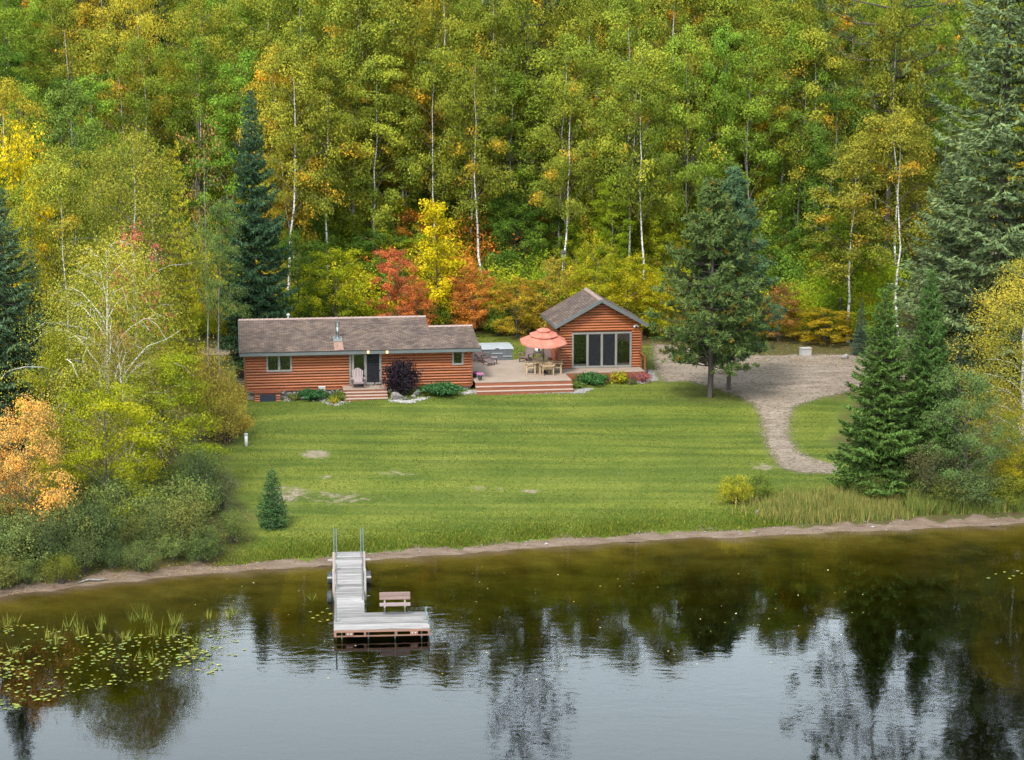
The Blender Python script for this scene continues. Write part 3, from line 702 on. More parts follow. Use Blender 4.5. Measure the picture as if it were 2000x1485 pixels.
MB().add([(0, .05, SH), (SW, .05, SH), (SW, .05, SEZ + .2), (SW / 2, .05, gz1), (0, .05, SEZ + .2), (0, .12, SH), (SW, .12, SH), (SW, .12, SEZ + .2), (SW / 2, .12, gz1), (0, .12, SEZ + .2)], [(0,1,2,3,4), (9,8,7,6,5)]).build('gable', M['trimwood'], shed)
MB().add([(0, SD, SH), (SW, SD, SH), (SW / 2, SD, gz1), (0, SD - .06, SH), (SW, SD - .06, SH), (SW / 2, SD - .06, gz1)], [(0,2,1), (3,4,5), (0,3,5,2), (1,2,5,4)]).build('back_gable', M['log'], shed)
for uu in (-.085, SW - .015): MB().box(uu, uu + .10, -.085, .04, -.5, SH - .05).build('corner_board', M['trimwood'], shed)
gd = window(shed, DA, DB, DZ0, DZ1, -.05, 4, 'glass_door', .085, screen=(1, 2))
sw_ = empty('side_window', (-.03, 0, 0), math.pi / 2); sw_.parent = shed
sw_o = window(shed, 0, 1.0, 0, 1.1, 0, 1); sw_o.location = (-.02, WB, 1.0); sw_o.rotation_euler = (0, 0, -math.pi / 2)
bpy.data.objects.remove(sw_)
rl = roof_slab('roof', shed, [(-.38, SD + .35, SEZ), (-.38, -.45, SEZ), (SW / 2, -.45, SAZ), (SW / 2, SD + .35, SAZ)], .13)
roof_slab('roof', shed, [(SW + .38, -.45, SEZ), (SW + .38, SD + .35, SEZ), (SW / 2, SD + .35, SAZ), (SW / 2, -.45, SAZ)], .13)
for s in (0, 1):
    e = -.38 if s == 0 else SW + .38
    MB().bar((e, -.475, SEZ - .10), (SW / 2, -.475, SAZ - .10), .045, .21).build('rake_board', M['grey_trim'], shed)
    MB().box(e - .03 if s == 0 else e + .002, e - .002 if s == 0 else e + .03, -.45, SD + .35, SEZ - .19, SEZ - .01).build('fascia', M['grey_trim'], shed)
rc = MB(); k = 18; st = (SD + .8) / k
for i in range(k):
    y0, y1 = -.46 + i * st, -.46 + (i + 1) * st - .004
    rc.add([(SW/2-.18, y0, SAZ-.18*ssl+.03), (SW/2, y0, SAZ+.05), (SW/2+.18, y0, SAZ-.18*ssl+.03), (SW/2-.18, y1, SAZ-.18*ssl+.012), (SW/2, y1, SAZ+.032), (SW/2+.18, y1, SAZ-.18*ssl+.012)], [(0,1,4,3),(1,2,5,4),(0,2,1)])
rc.build('ridge_cap', M['ridgecap'], shed)
uf = fs.u(1242, -.1, 2.2); zf = fs.z(636, uf, -.1)
fl = MB().box(uf - .07, uf + .07, -.11, -.07, zf - .05, zf + .05).build('floodlight', M['white'], shed)
for s in (-1, 1): MB().tube([(uf + s * .04, -.12, zf), (uf + s * .13, -.26, zf - .03)], [.045, .075], 10).build('lamp_head', M['white'], fl)

# ---- the big deck between the two cabins
deck = empty('wooden_deck', fc.w(CW, 0, ZD - ZB), PHI, label='broad tan wooden deck with long front steps joining both cabins', cat='deck')
fd_ = Frame(fc.w(CW, 0, ZD - ZB))
dE = vz(fd_, 745, 3., 0.); dB = vz(fd_, 704, 1.5, 0.); dR = fd_.u(1117, dE, 0.); dL = .10
sv = (fs.o - fd_.o); su, sv_ = sv.x * CU + sv.y * SU, -sv.x * SU + sv.y * CU      # guest-cabin corner in deck axes
dW = sv_ - 1.75                                                                   # front edge of the walkway
dR2 = fd_.u(1260, dW, 0.)
decking(deck, dL, su - .1, dE, dB, 0)
decking(deck, su - .1, dR, dE, sv_ - .1, 0)
decking(deck, dR, dR2, dW, sv_ - .1, 0)
_zg = gz(*fd_.w(dR * .5, dE - .6, 0)[:2]) - fd_.o.z
steps(deck, dL, dR, dE, 0, 3, -_zg / 3, .3)
for i in range(3): MB().box(dR - .04, dR, dE - i * .3 + .055, (dE - (i - 1) * .3 + .018) if i else dW, _zg - .1, -.037 - i * -_zg / 3).build('side_skirt', M['riser'], deck)
MB().box(dR, dR2, dW + .02, dW + .05, _zg - .1, -.037).build('skirt', M['riser'], deck)
MB().box(dR2 - .04, dR2, dW + .05, sv_ + .2, _zg - .1, -.037).build('side_skirt', M['riser'], deck)
MB().box(dL, su - .12, dB - .05, dB - .01, _zg - .3, -.037).build('back_skirt', M['riser'], deck)
# hand rail by the guest cabin
hr0 = fs.w(SW + .18, .3, 0); hr = empty('hand_rail', fs.w(SW, -1.2, 0), PHI, label='short stained hand rail with square post beside guest cabin', cat='railing')
ur = fs.u(1259.5, -1.2, .4) - SW
MB().box(ur - .05, ur + .05, -.05, .05, -.35, .86).build('post', M['riser'], hr)
MB().bar((ur, -.05, .86), (ur - .12, 1.3, .95), .10, .05).build('rail', M['riser'], hr)
MB().box(ur - .14, ur - .06, 1.25, 1.33, -.35, .93).build('post', M['riser'], hr)

# ------------------------------------------------------------------ dock
DZ = .45; PHD = math.radians(4.2)
_a = PZ(652, 1230, DZ)
dock = empty('dock', (_a.x, _a.y, 0), PHD, label='weathered grey wooden dock with an end platform and black wheels', cat='dock')
PW, PD, WW, WLEN = 3.68, 2.22, 1.16, 9.3
r_ = random.Random(11)
def board_mesh(L, w, th=.04):
    return MB().box(0, L, 0, w, -th, 0).mesh('plank', M['dockwood'])
npl = 13; pw = PD / npl; bm_p = board_mesh(PW, pw - .016)
for i in range(npl): put('plank', bm_p, None, dock, (r_.uniform(-.012, .012), i * pw, DZ + r_.uniform(-.004, .004)))
nwl = 42; ww = WLEN / nwl; bm_w = board_mesh(WW, ww - .024)
# the walkway sits a little lower where it meets the platform and climbs to the shore
for i in range(nwl): put('plank', bm_w, None, dock, (.02 - .012 * i * ww + r_.uniform(-.012, .012), PD + .03 + i * ww, DZ - .03 + .008 * i * ww + r_.uniform(-.005, .005)))
fr = MB().box(0, PW, 0, .05, DZ - .13, DZ - .045).build('front_beam', M['dockframe'], dock)
MB().box(0, PW, .0, .05, DZ - .31, DZ - .265).build('lower_beam', M['dockframe'], dock)
for x in (.0, .98 + .17, 1.15 + 1.2, PW - .06): MB().box(x, x + .09, .005, .045, DZ - .265, DZ - .13).build('strut', M['dockframe'], dock)
for x in (.45, 2.93):
    pl = MB().box(x, x + .30, -.012, .0, DZ - .29, DZ - .10).build('bolted_plate', M['dockframe'], dock)
    for dx in (.09, .21): MB().tube([(x + dx, -.03, DZ - .19), (x + dx, -.01, DZ - .19)], .025, 8).build('bolt', M['white'], pl)
MB().box(.0, .05, .05, PD, DZ - .20, DZ - .045).build('side_beam', M['dockframe'], dock)
MB().box(PW - .05, PW, .05, PD, DZ - .20, DZ - .045).build('side_beam', M['dockframe'], dock)
MB().box(.05, PW - .05, PD - .05, PD, DZ - .20, DZ - .045).build('back_beam', M['dockframe'], dock)
for s in (0, 1):
    x = -.0 if s == 0 else WW - .02
    MB().bar((x + .02, PD + .04, DZ - .13), (x + .02 - .012 * WLEN, PD + WLEN, DZ - .13 + .008 * WLEN), .06, .15).build('stringer', M['dockframe'], dock)
for x in np.linspace(.3, PW - .3, 4): MB().tube([(x, .25, -1.6), (x, .25, DZ - .2)], .03, 8).build('leg', M['pipe'], dock)
def pole(x, y, z0, z1, r=.028, m='pipe'): return MB().tube([(x, y, z0), (x, y, z1)], r, 8).build('pole', M[m], dock)
pole(.07, 1.05, -1.6, DZ + 1.02, .035); pole(PW - .08, 1.75, -1.6, DZ + .32, .04); pole(PW - .03, .45, -1.6, DZ + .30, .03)
cl = MB().box(PW - .2, PW + .06, 1.0, 1.06, DZ, DZ + .05).box(PW - .1, PW - .05, 1.0, 1.45, DZ + .01, DZ + .20).build('clamp', M['pipe'], dock)
wx = lambda y: .02 - .012 * (y - PD)
for y, zt in ((10.9, 1.30), (10.4, 1.35)):
    for s in (0, 1): pole(wx(y) + (-.02 if s == 0 else WW + .02) + (.07 if y < 10.6 else -.04) * (1 if s == 0 else -1), y, -.3, DZ + zt, .024)
for y, zt in ((6.2, .95), (4.1, .92)): 
    for s in (0, 1):
        if y < 5 and s == 0: continue
        pole(wx(y) + (.06 if s == 0 else WW - .05), y, -1., DZ + zt, .026)
for y0, y1, zt in ((8.4, 8.4, .85), (5.6, 5.6, .85)):
    for s in (0, 1):
        x = wx(y0) + (-.07 if s == 0 else WW + .07)
        MB().box(x - .045, x + .045, y0 - .05, y0 + .05, -.2, DZ + zt).build('wheel_post', M['dockwhite'], dock)
        MB().box(x - .25 if s == 0 else x + .05, x - .05 if s == 0 else x + .25, y0 - .03, y0 + .03, DZ + zt - .36, DZ + zt - .30).build('handle', M['dockwhite'], dock)
def wheel(x, y, z):
    prof = []
    R, rw, n = .255, .10, 20
    ty = MB(); pr = [(-rw, .13), (-rw, .20), (-.075, .245), (-.04, .255), (.04, .255), (.075, .245), (rw, .20), (rw, .13)]
    vsx = [(a, b * math.cos(2*math.pi*j/n), b * math.sin(2*math.pi*j/n)) for a, b in pr for j in range(n)]
    ty.add(vsx, [(i*n+j, i*n+(j+1)%n, (i+1)*n+(j+1)%n, (i+1)*n+j) for i in range(len(pr)-1) for j in range(n)])
    for j in range(n):
        a = 2*math.pi*j/n; d = Vector((0, math.cos(a), math.sin(a)))
        ty.bar(d * .255 + Vector((-.085, 0, 0)), d * .255 + Vector((.085, 0, 0)), .035, .02, d)
    w = ty.build('wheel', M['rubber'], dock, (x, y, z))
    MB().tube([(-.05, 0, 0), (.05, 0, 0)], .135, 14).build('hub', M['steel'], w)
for y in (8.4, 5.6):
    MB().tube([(wx(y) - .26, y, .16), (wx(y) + WW + .26, y, .16)], .02, 8).build('axle', M['pipe'], dock)
    wheel(wx(y) - .24, y - .05, .20 if y > 7 else .14)
    if y > 7: wheel(wx(y) + WW + .24, y - .05, .20)
# bench
bw0 = PZ(741.5, 1198, DZ); bc = empty('dock_bench', (bw0.x, bw0.y, DZ), PHD, label='brown two board bench on white posts at the platform edge', cat='bench')
BL = 1.21
for k, z in enumerate((.56, .715)): MB().box(0, BL, -.05, -.01, z, z + .145).build('backrest_board', M['benchwood'], bc)
for k in range(3): MB().box(0, BL, -.42 + k * .13, -.42 + k * .13 + .12, .40, .437).build('seat_board', M['mauve_pale'], bc)
for x in (.17, .97):
    MB().box(x, x + .06, -.01, .05, -.25, .83).build('post', M['dockwhite'], bc)
    MB().bar((x + .03, -.02, .36), (x + .03, -.42, .38), .05, .06).build('seat_bracket', M['dockwhite'], bc)
    MB().bar((x + .03, -.01, .05), (x + .03, -.36, .36), .045, .045).build('brace', M['dockwhite'], bc)

# ------------------------------------------------------------------ foliage generators
def unit(v): return v / np.maximum(np.linalg.norm(v, axis=-1, keepdims=True), 1e-9)
def leaf_quads(P, size, r, zb=.5, aspect=.62, dirs=None, out=None):
    n = len(P); nrm = r.normal(size=(n, 3)); nrm[:, 2] += zb
    if out is not None: nrm = nrm * .55 + unit(out) * 1.25
    nrm = unit(nrm)
    if dirs is None: dirs = r.normal(size=(n, 3))
    a = unit(np.cross(nrm, np.cross(dirs, nrm)) + 1e-6); b = np.cross(nrm, a)
    s = (size * r.uniform(.65, 1.3, n))[:, None]
    return np.stack([P - a * s * .5, P + b * s * .5 * aspect, P + a * s * .5, P - b * s * .5 * aspect], 1)
def tubes_mesh(name, paths, mat, k=5, twig=None):
    m = MB()
    for i, (pts, rad) in enumerate(paths):
        m.cur = 1 if (twig and i and rad[0] < .030) else 0
        m.tube(pts, rad, k, cap=False)
    return m.mesh(name, [mat, twig] if twig else mat, True)
def dome(t): return np.sqrt(np.clip(1 - (2 * t - .8) ** 2 / 1.45, .03, 1)) * (1 - .55 * max(0, t - .6) / .4)
def make_tree(seed, H, cb, R, nl, nt, nleaf, ls, droop=.3, tr=.13, up=.75, prof=dome, bark='birch', sig=.30, vary=.22, hue=.18, lean=.0, fork=False, clump_pow=1., bark_k=6, limb=.36, accent=.0):
    r = np.random.RandomState(seed)
    nz_ = 10; zz = np.linspace(0, H * .96, nz_); wob = np.cumsum(r.normal(0, .028 * H / nz_ * 2, (nz_, 2)), 0); wob -= wob[0]
    wob[:, 0] += lean * zz
    tp = np.column_stack([wob, zz])
    trad = tr * (1 - .94 * (zz / (H * .96)) ** .65); trad[0] *= 1.25
    paths = [([tuple(q) for q in tp], list(trad))]
    def tat(z): return np.array([np.interp(z, zz, tp[:, 0]), np.interp(z, zz, tp[:, 1]), z])
    A, W, S, LB, AC = [], [], [], [], []
    for i in range(nl):
        tt = (i + .5) / nl; ze = (cb + (1 - cb) * tt) * H; Ln = max(.25, R * float(prof(tt)) * r.uniform(.65, 1.15)); az = i * 2.399 + r.uniform(-.5, .5)
        z0 = max(cb * H * .72, ze - Ln * up); p0 = tat(min(z0, H * .93)); d = np.array([math.cos(az), math.sin(az), 0])
        p2 = p0 + d * Ln; p2[2] = ze - droop * Ln * .25; p1 = p0 + d * Ln * .38; p1[2] = p0[2] * .3 + p2[2] * .7 + .12 * Ln + droop * Ln * .12
        s = np.linspace(0, 1, 6)[:, None]; cu = (1 - s) ** 2 * p0 + 2 * s * (1 - s) * p1 + s ** 2 * p2; cu += r.normal(0, .03 * Ln, cu.shape) * s
        r0 = np.interp(z0, zz, trad) * limb + .006
        paths.append(([tuple(q) for q in cu], list(np.linspace(r0, .007, 6))))
        bias = r.uniform(-1, 1)
        for k in range(nt):
            u = r.uniform(.28, 1.); b = np.array([np.interp(u * 5, range(6), cu[:, j]) for j in range(3)])
            td = r.normal(size=3) * .8 + d * .7; td[2] = td[2] * .6 + .15; td = td / np.linalg.norm(td); tl = R * r.uniform(.18, .42) * (1.15 - .5 * u) * 1.3
            e = b + td * tl; e[2] -= droop * tl * r.uniform(.4, 1.2); mid = (b + e) / 2; mid[2] += droop * tl * .3
            if k < max(2, nt // 2): paths.append(([tuple(b), tuple(mid), tuple(e)], [max(.006, r0 * .3), .006, .004]))
            w = r.uniform(.3, 1.4) ** clump_pow; cb_ = bias * .6 + r.uniform(-1, 1) * .6; ac_ = 1. if r.uniform() < accent else 0.
            for q in (.55, 1.):
                A.append(b + (e - b) * q + np.array([0, 0, droop * tl * .3 * math.sin(math.pi * min(q, 1))])); W.append(w); S.append(sig * R / 2.3 * (.75 + .45 * q) * 1.15); LB.append(cb_); AC.append(ac_)
    for z in np.linspace(.9, 1., 5): A.append(tat(z * H)); W.append(.5); S.append(sig * .8); LB.append(0.); AC.append(0.)
    A, W, S, LB, AC = np.array(A), np.array(W), np.array(S), np.array(LB), np.array(AC)
    ix = r.choice(len(A), nleaf, p=W / W.sum())
    off = r.normal(size=(nleaf, 3)); off *= (np.abs(r.normal(1., .28, nleaf)) / np.linalg.norm(off, axis=1))[:, None]; off *= S[ix][:, None] * np.array([1.25, 1.25, .8])
    P = A[ix] + off; out_ = off + .25 * unit(P - np.array([0, 0, H * (cb + .45 * (1 - cb))])) * S[ix][:, None]
    P[:, 2] -= np.abs(r.normal(0, 1, nleaf)) * droop * .22
    dr_ = r.normal(size=(nleaf, 3)); dr_[:, 2] -= droop * 2
    V = leaf_quads(P, ls, r, .35, dirs=dr_, out=out_)
    v = 1 + vary * (LB[ix] * .5) + r.normal(0, .16, nleaf); h = hue * (LB[ix] * .7 + r.normal(0, .5, nleaf))
    col = np.clip(np.stack([v * (1 + h), v * (1 + h * .25), v * (1 - h * .5)], -1), .15, 2.2) * (1 + AC[ix][:, None] * np.array([1.0, .22, .0]))
    return tubes_mesh('trunk', paths, M[bark], bark_k, None if limb > .5 else M['twig']), np_mesh('crown', V, 4, col, M['leaf']), H, R
def make_shrub(seed, H, R, nst, nleaf, ls, bark='bark', sig=.26, vary=.3, hue=.2, droop=.1, flat=1.):
    r = np.random.RandomState(seed); paths = []; A, W, S, LB = [], [], [], []
    for i in range(nst):
        az = i * 2.399 + r.uniform(-.4, .4); rr = R * math.sqrt(r.uniform(.02, 1)); hh = H * math.sqrt(max(.12, 1 - (rr / R) ** 2 * .85)) * r.uniform(.72, 1.05)
        b = np.array([.12 * R * math.cos(az), .12 * R * math.sin(az), 0]); e = np.array([rr * math.cos(az), rr * math.sin(az), hh * .92]); mid = (b + e) / 2 + np.array([0, 0, .12 * H]); mid[:2] *= .75
        paths.append(([tuple(b), tuple(mid), tuple(e)], [.03 * H / 3 + .008, .018, .006])); bias = r.uniform(-1, 1)
        for q in (.35, .55, .75, .9, 1.):
            c = b * (1 - q) ** 2 + 2 * q * (1 - q) * mid + e * q * q
            for _ in range(3): A.append(c + r.normal(0, .16 * R, 3) * np.array([1, 1, .7])); W.append(.4 + q); S.append(sig * R * .55); LB.append(bias * .7 + r.uniform(-.5, .5))
    A, W, S, LB = map(np.array, (A, W, S, LB)); ix = r.choice(len(A), nleaf, p=W / W.sum())
    off = r.normal(size=(nleaf, 3)) * S[ix][:, None] * np.array([1, 1, .7]); P = A[ix] + off; P[:, 2] = np.abs(P[:, 2] - .03) + .03
    V = leaf_quads(P, ls, r, .5, out=off + .3 * unit(P - np.array([0, 0, H * .4])) * S[ix][:, None]); v = 1 + vary * LB[ix] * .5 + r.normal(0, .17, nleaf); h = hue * (LB[ix] * .7 + r.normal(0, .5, nleaf))
    col = np.clip(np.stack([v * (1 + h), v * (1 + h * .25), v * (1 - h * .5)], -1), .15, 2.2)
    return tubes_mesh('stems', paths, M[bark], 4), np_mesh('foliage', V, 4, col, M['leaf']), H, R
def make_spruce(seed, H, R, dens=1., base=.05, ln=.26, prof=1., droop=.35, ragged=.2, per=7, asp=.30, gap=1.35):
    r = np.random.RandomState(seed); paths = [([(0, 0, -.2), (0, 0, H * .5), (0, 0, H * .99)], [.011 * H + .03, .007 * H + .01, .006])]
    P, D, SZ, LB = [], [], [], []; z = base * H
    while z < H * .985:
        t_ = (z / H - base) / (1 - base); L0 = R * (1 - t_) ** (.85 * prof) * (.82 + .18 * min(1, t_ * 6)) + .10; nb = max(4, int(per * (.75 + .5 * (1 - t_)))); off = r.uniform(0, 6.28)
        for i in range(nb):
            az = off + 6.283 * i / nb + r.uniform(-.2, .2); L_ = L0 * r.uniform(1 - ragged * 1.6, 1 + ragged * .7); d = np.array([math.cos(az), math.sin(az)]); sd = np.array([-d[1], d[0]])
            m = int(max(8, dens * 26 * L_ ** 1.35)); s = r.uniform(.04, 1, m) ** .75; wmax = (.10 + .36 * L_ * np.sin(np.clip(s, 0, 1) * 2.7) ** .8 * (1 - s * .55)); w = r.uniform(-1, 1, m); w = np.sign(w) * np.abs(w) ** .8 * wmax
            tl = .35 * (1 - t_); zz = z + L_ * (.28 * s * (1 - tl * 2.2) - droop * (s ** 1.5) * (1.25 - t_) + .22 * s ** 4) - np.abs(w) * .32 + r.normal(0, .03, m) + r.uniform(-.1, .1)
            P.append(np.column_stack([d[0] * s * L_ + sd[0] * w, d[1] * s * L_ + sd[1] * w, zz]))
            ang = np.sign(w) * r.uniform(.3, 1., m); dx = d[0] * np.cos(ang) + sd[0] * np.sin(ang); dy = d[1] * np.cos(ang) + sd[1] * np.sin(ang)
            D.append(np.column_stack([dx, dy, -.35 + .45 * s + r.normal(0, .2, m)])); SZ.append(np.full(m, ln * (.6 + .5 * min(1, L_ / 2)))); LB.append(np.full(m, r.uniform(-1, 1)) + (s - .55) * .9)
            if L_ > .8: paths.append(([(0, 0, z), tuple(np.r_[d * L_ * .5, z + L_ * .10 * (1 - tl * 2.2) - droop * L_ * .35 * (1.25 - t_) + .03]), tuple(np.r_[d * L_ * .88, z + L_ * (.2 * (1 - tl * 2.2) - droop * .82 * (1.25 - t_) + .12)])], [.012 + .008 * L_, .012, .005]))
        z += (H * .021 * (1.1 - .5 * t_) * r.uniform(.7, 1.3) + .07) * gap
    P, D, LB = np.concatenate(P), np.concatenate(D), np.concatenate(LB); SZ = np.concatenate(SZ); n = len(P)
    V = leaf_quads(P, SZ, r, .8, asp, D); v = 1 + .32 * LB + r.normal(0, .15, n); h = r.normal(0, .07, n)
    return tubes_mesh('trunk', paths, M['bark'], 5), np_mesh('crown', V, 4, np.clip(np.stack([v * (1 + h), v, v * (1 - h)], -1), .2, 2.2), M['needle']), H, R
def make_pine(seed, H, R, cb, nwh, per, ntuft, nn=13, ln=.27, prof=None, tr=.16, rise=.1, sc=1., brown=.08, ell=.5):
    r = np.random.RandomState(seed); n_ = 9; zz = np.linspace(-.2, H, n_); wob = np.cumsum(r.normal(0, .03, (n_, 2)), 0); wob -= wob[0]
    tp = np.column_stack([wob, zz]); paths = [([tuple(q) for q in tp], list(tr * (1 - .85 * np.linspace(0, 1, n_))))]
    P, D, SZ, CB = [], [], [], []
    for i in range(nwh):
        t_ = i / (nwh - 1.); z = (cb + (1 - cb) * t_ * .98) * H; L0 = R * (prof(t_) if prof else (1 - t_) ** .7 * (.75 + .25 * min(1, t_ * 4)) + .06)
        for k in range(per):
            az = r.uniform(0, 6.283) if k else i * 2.4; L_ = L0 * r.uniform(.6, 1.15); d = np.array([math.cos(az), math.sin(az), 0]); rs = rise + .5 * t_ + r.uniform(-.12, .12)
            x0 = np.array([np.interp(z, zz, tp[:, 0]), np.interp(z, zz, tp[:, 1]), z]); e = x0 + d * L_ + np.array([0, 0, L_ * rs]); mid = (x0 + e) / 2 - np.array([0, 0, L_ * .08])
            paths.append(([tuple(x0), tuple(mid), tuple(e)], [.014 + .012 * L_, .012 + .004 * L_, .008]))
            for q in range(max(2, int(ntuft * (.35 + .65 * L_ / R)))):
                u = 1 - r.uniform(0, 1) ** 1.6 * .75; b = (1 - u) ** 2 * x0 + 2 * u * (1 - u) * mid + u * u * e; td = d * .8 + r.normal(size=3) * .75; td[2] = abs(td[2]) * .5 + .12; td /= np.linalg.norm(td); tl = r.uniform(.12, ell) * (1.2 - .5 * u) * sc
                c = b + td * tl * (L_ / R + .4); paths.append(([tuple(b), tuple(c)], [.009, .006])); br = r.uniform() < brown
                dd = unit(td * 1.1 + np.array([0, 0, .35]) + r.normal(size=(nn, 3)) * .72); l_ = ln * r.uniform(.75, 1.15, nn)
                P.append(c + dd * l_[:, None] * .5); D.append(dd); SZ.append(l_); CB.append(np.full(nn, 3. if br else r.uniform(-1, 1)))
    P, D, SZ, CB = map(np.concatenate, (P, D, SZ, CB)); n = len(P); V = leaf_quads(P, SZ, r, .3, .17, D)
    b = CB > 2; lb = np.where(b, 0, CB); v = 1 + .25 * lb + r.normal(0, .15, n); col = np.stack([v * np.where(b, 1.7, 1 + .1 * lb), v * np.where(b, .85, 1), v * np.where(b, .5, 1)], -1)
    return tubes_mesh('trunk', paths, M['bark'], 5), np_mesh('crown', V, 4, np.clip(col, .2, 3), M['needle']), H, R

def plant(proto, name, loc, rz, hs, ws, color, label, cat, group=None, bark=None, parts=('trunk', 'crown'), tilt=(0, 0)):
    """one tree or shrub: an Empty at its foot with a trunk and a crown; hs and ws scale height and width"""
    e = empty(name, loc, rz, label=label, cat=cat, group=group)
    e.scale = (ws, ws, hs); e.rotation_euler = (tilt[0], tilt[1], rz)
    put(parts[0], proto[0], None, e); c = put(parts[1], proto[1], None, e); c.color = (color[0] * .73, color[1] * .74, color[2] * .63, 1)
    return e
def plant_px(proto, name, px, Y, top, wpx, color, label, cat, group=None, rz=0., **k):
    """foot on the ground under column px at distance Y, crown top at row top, crown wpx pixels wide"""
    p = at(px, Y); h = PY(px, top, Y).z - p.z; w = wpx / (F_PX / (Y * CP + (CAM_H - p.z) * SP)) / 2
    p.z -= .06
    return plant(proto, name, p, rz, h / proto[2], w / proto[3], color, label, cat, group, **k)

# ------------------------------------------------------------------ tree kinds
slim = lambda t: np.sqrt(np.clip(1 - (2 * t - .9) ** 2 / 1.3, .04, 1)) * (1 - .5 * max(0, t - .55) / .45)
egg = lambda t: np.sqrt(np.clip(1 - (2 * t - .7) ** 2 / 1.75, .05, 1))
cone = lambda t: (1 - t) ** .7 * .92 + .1
BIRCH = [make_tree(100 + i, 15, (.40, .46, .34, .42, .36, .48)[i], (2.4, 2.9, 2.6, 3.2, 2.2, 2.8)[i], (24, 20, 28, 22, 26, 18)[i], 5, 19000, .125, (.45, .6, .35, .5, .4, .7)[i], .095, (.8, .6, .9, .7, .8, .6)[i], (slim, dome, slim, egg, slim, dome)[i], 'birch', .23, .45, .2, lean=(.0, .04, -.04, .02, -.03, .05)[i], clump_pow=1.5, accent=.05) for i in range(6)]
ASPEN = [make_tree(120 + i, 14, (.30, .38, .26, .34)[i], (2.0, 2.6, 2.3, 2.8)[i], (28, 22, 26, 20)[i], 5, 17500, .12, .12, .10, .8, (slim, egg, slim, dome)[i], 'palebark', .24, .42, .14, clump_pow=1.5, accent=.03) for i in range(4)]
MAPLE = [make_tree(140 + i, 8, .14, 2.6, 26, 5, 17000, .125, .12, .10, .6, egg, 'bark', .20, .5, .22, clump_pow=1.6) for i in range(3)]
NARROW = [make_tree(150 + i, 7, .10, 1.25, 24, 6, 9000, .125, .1, .07, .5, slim, 'bark', .34, .3, .15) for i in range(2)]
SHRUB = [make_shrub(160 + i, 3, 1.7, 24, 9500, .095, sig=.19, vary=.55) for i in range(4)]
WISPY = [make_shrub(170 + i, 3, 1.7, 28, 7500, .08, sig=.22, vary=.55) for i in range(3)]
SPRUCE = [make_spruce(180 + i, 14, 2.9, 1.2, .05, .26) for i in range(2)]
SOFT = [make_spruce(190 + i, 26, 6.0, 1.0, .06, .40, .8, .26, .34, 8, .28, 1.15) for i in range(2)]
RPINE = [make_pine(200 + i, 20, 4.2, .42, 15, 5, 7, 15, .42, lambda t: .55 + .45 * math.sin(min(1, t * 1.25) * 2.6), .2, .05, 1.3, .06, 1.) for i in range(2)]

OLIVE, LIME, GREEN, GOLD, YELLOW, ORANGE, RED = (.178,.196,.026), (.138,.205,.026), (.075,.130,.022), (.29,.235,.026), (.46,.355,.012), (.36,.135,.026), (.30,.060,.040)
YGREEN, GREY, DKSPR, BLUESP, PINEC = (.21,.22,.012), (.105,.135,.045), (.026,.050,.027), (.034,.068,.050), (.036,.064,.024)
def jit(c, r, a=.18):
    k = 1 + r.uniform(-a, a); h = r.uniform(-a, a); return (c[0] * k * (1 + h * .7), c[1] * k, c[2] * k)
R0 = random.Random(77)
def rz(): return R0.uniform(0, 6.28)

# ---- trees that can be told apart one by one
T = []
def one(proto, name, px, Y, top, w, col, label, cat='tree', **k):
    return plant_px(proto, name, px, Y, top, w, col, label, cat, rz=k.pop('rz', rz()), **k)
BIGB = make_tree(301, 13, .22, 4.4, 36, 9, 36000, .10, .6, .17, .95, slim, 'birch', .30, .5, .25, clump_pow=1.5, bark_k=7, limb=.52)
BIGB2 = make_tree(302, 16, .40, 3.8, 30, 8, 30000, .115, .7, .17, .6, dome, 'birch', .30, .45, .2, bark_k=7)
one(BIGB, 'birch_tree', 205, 97, 466, 340, (.25,.235,.036), 'large weeping birch with forked white limbs on the left bank')
one(BIGB, 'birch_tree', 262, 94, 640, 210, (.19,.17,.035), 'low leaning birch with bare white limbs below the weeping birch', tilt=(0, .12))
one(BIGB2, 'birch_tree', 262, 110, 262, 270, (.185,.180,.028), 'tall full birch rising behind the weeping birch')
SPL = make_spruce(310, 13, 3.2, 2.3, .02, .28, .9, .3, .28, 8, .28, 1.15)
one(SPL, 'spruce_tree', 22, 101, 358, 235, (.050,.082,.046), 'dark blue green spruce at the left behind the coral maple')
one(SPL, 'spruce_tree', 500, 131, 166, 175, (.034,.066,.036), 'tall dark spruce behind the left end of the long cabin')
one(SPRUCE[0], 'spruce_tree', 75, 108, 440, 120, (.044,.072,.04), 'shorter spruce tucked behind the dark blue green spruce')
one(MAPLE[0], 'maple_tree', 45, 121, 285, 180, YELLOW, 'bright yellow maple above the dark blue green spruce')
one(ASPEN[0], 'aspen_tree', 152, 128, 160, 140, (.11,.155,.032), 'lime green aspen with pale trunk beside the yellow maple')
one(BIRCH[3], 'birch_tree', 22, 136, 160, 200, GOLD, 'golden birch rising above the bright yellow maple')
CORAL = make_tree(320, 6.5, .05, 3., 26, 9, 25000, .092, .3, .10, .5, dome, 'bark', .19, .55, .34, clump_pow=2.2)
MAPL = [make_tree(330 + i, 8.5, .06, 3.1, 30, 9, 30000, .10, .22, .12, .55, (egg, dome)[i], 'bark', .19, .55, .22, clump_pow=2.2) for i in range(2)]
one(CORAL, 'maple_tree', 50, 86.0, 783, 235, (.50,.27,.075), 'coral orange maple leaning over the left shore')
one(CORAL, 'maple_tree', -25, 88, 835, 170, (.42,.19,.05), 'orange maple partly cut off at the left beside the coral one', rz=2.)
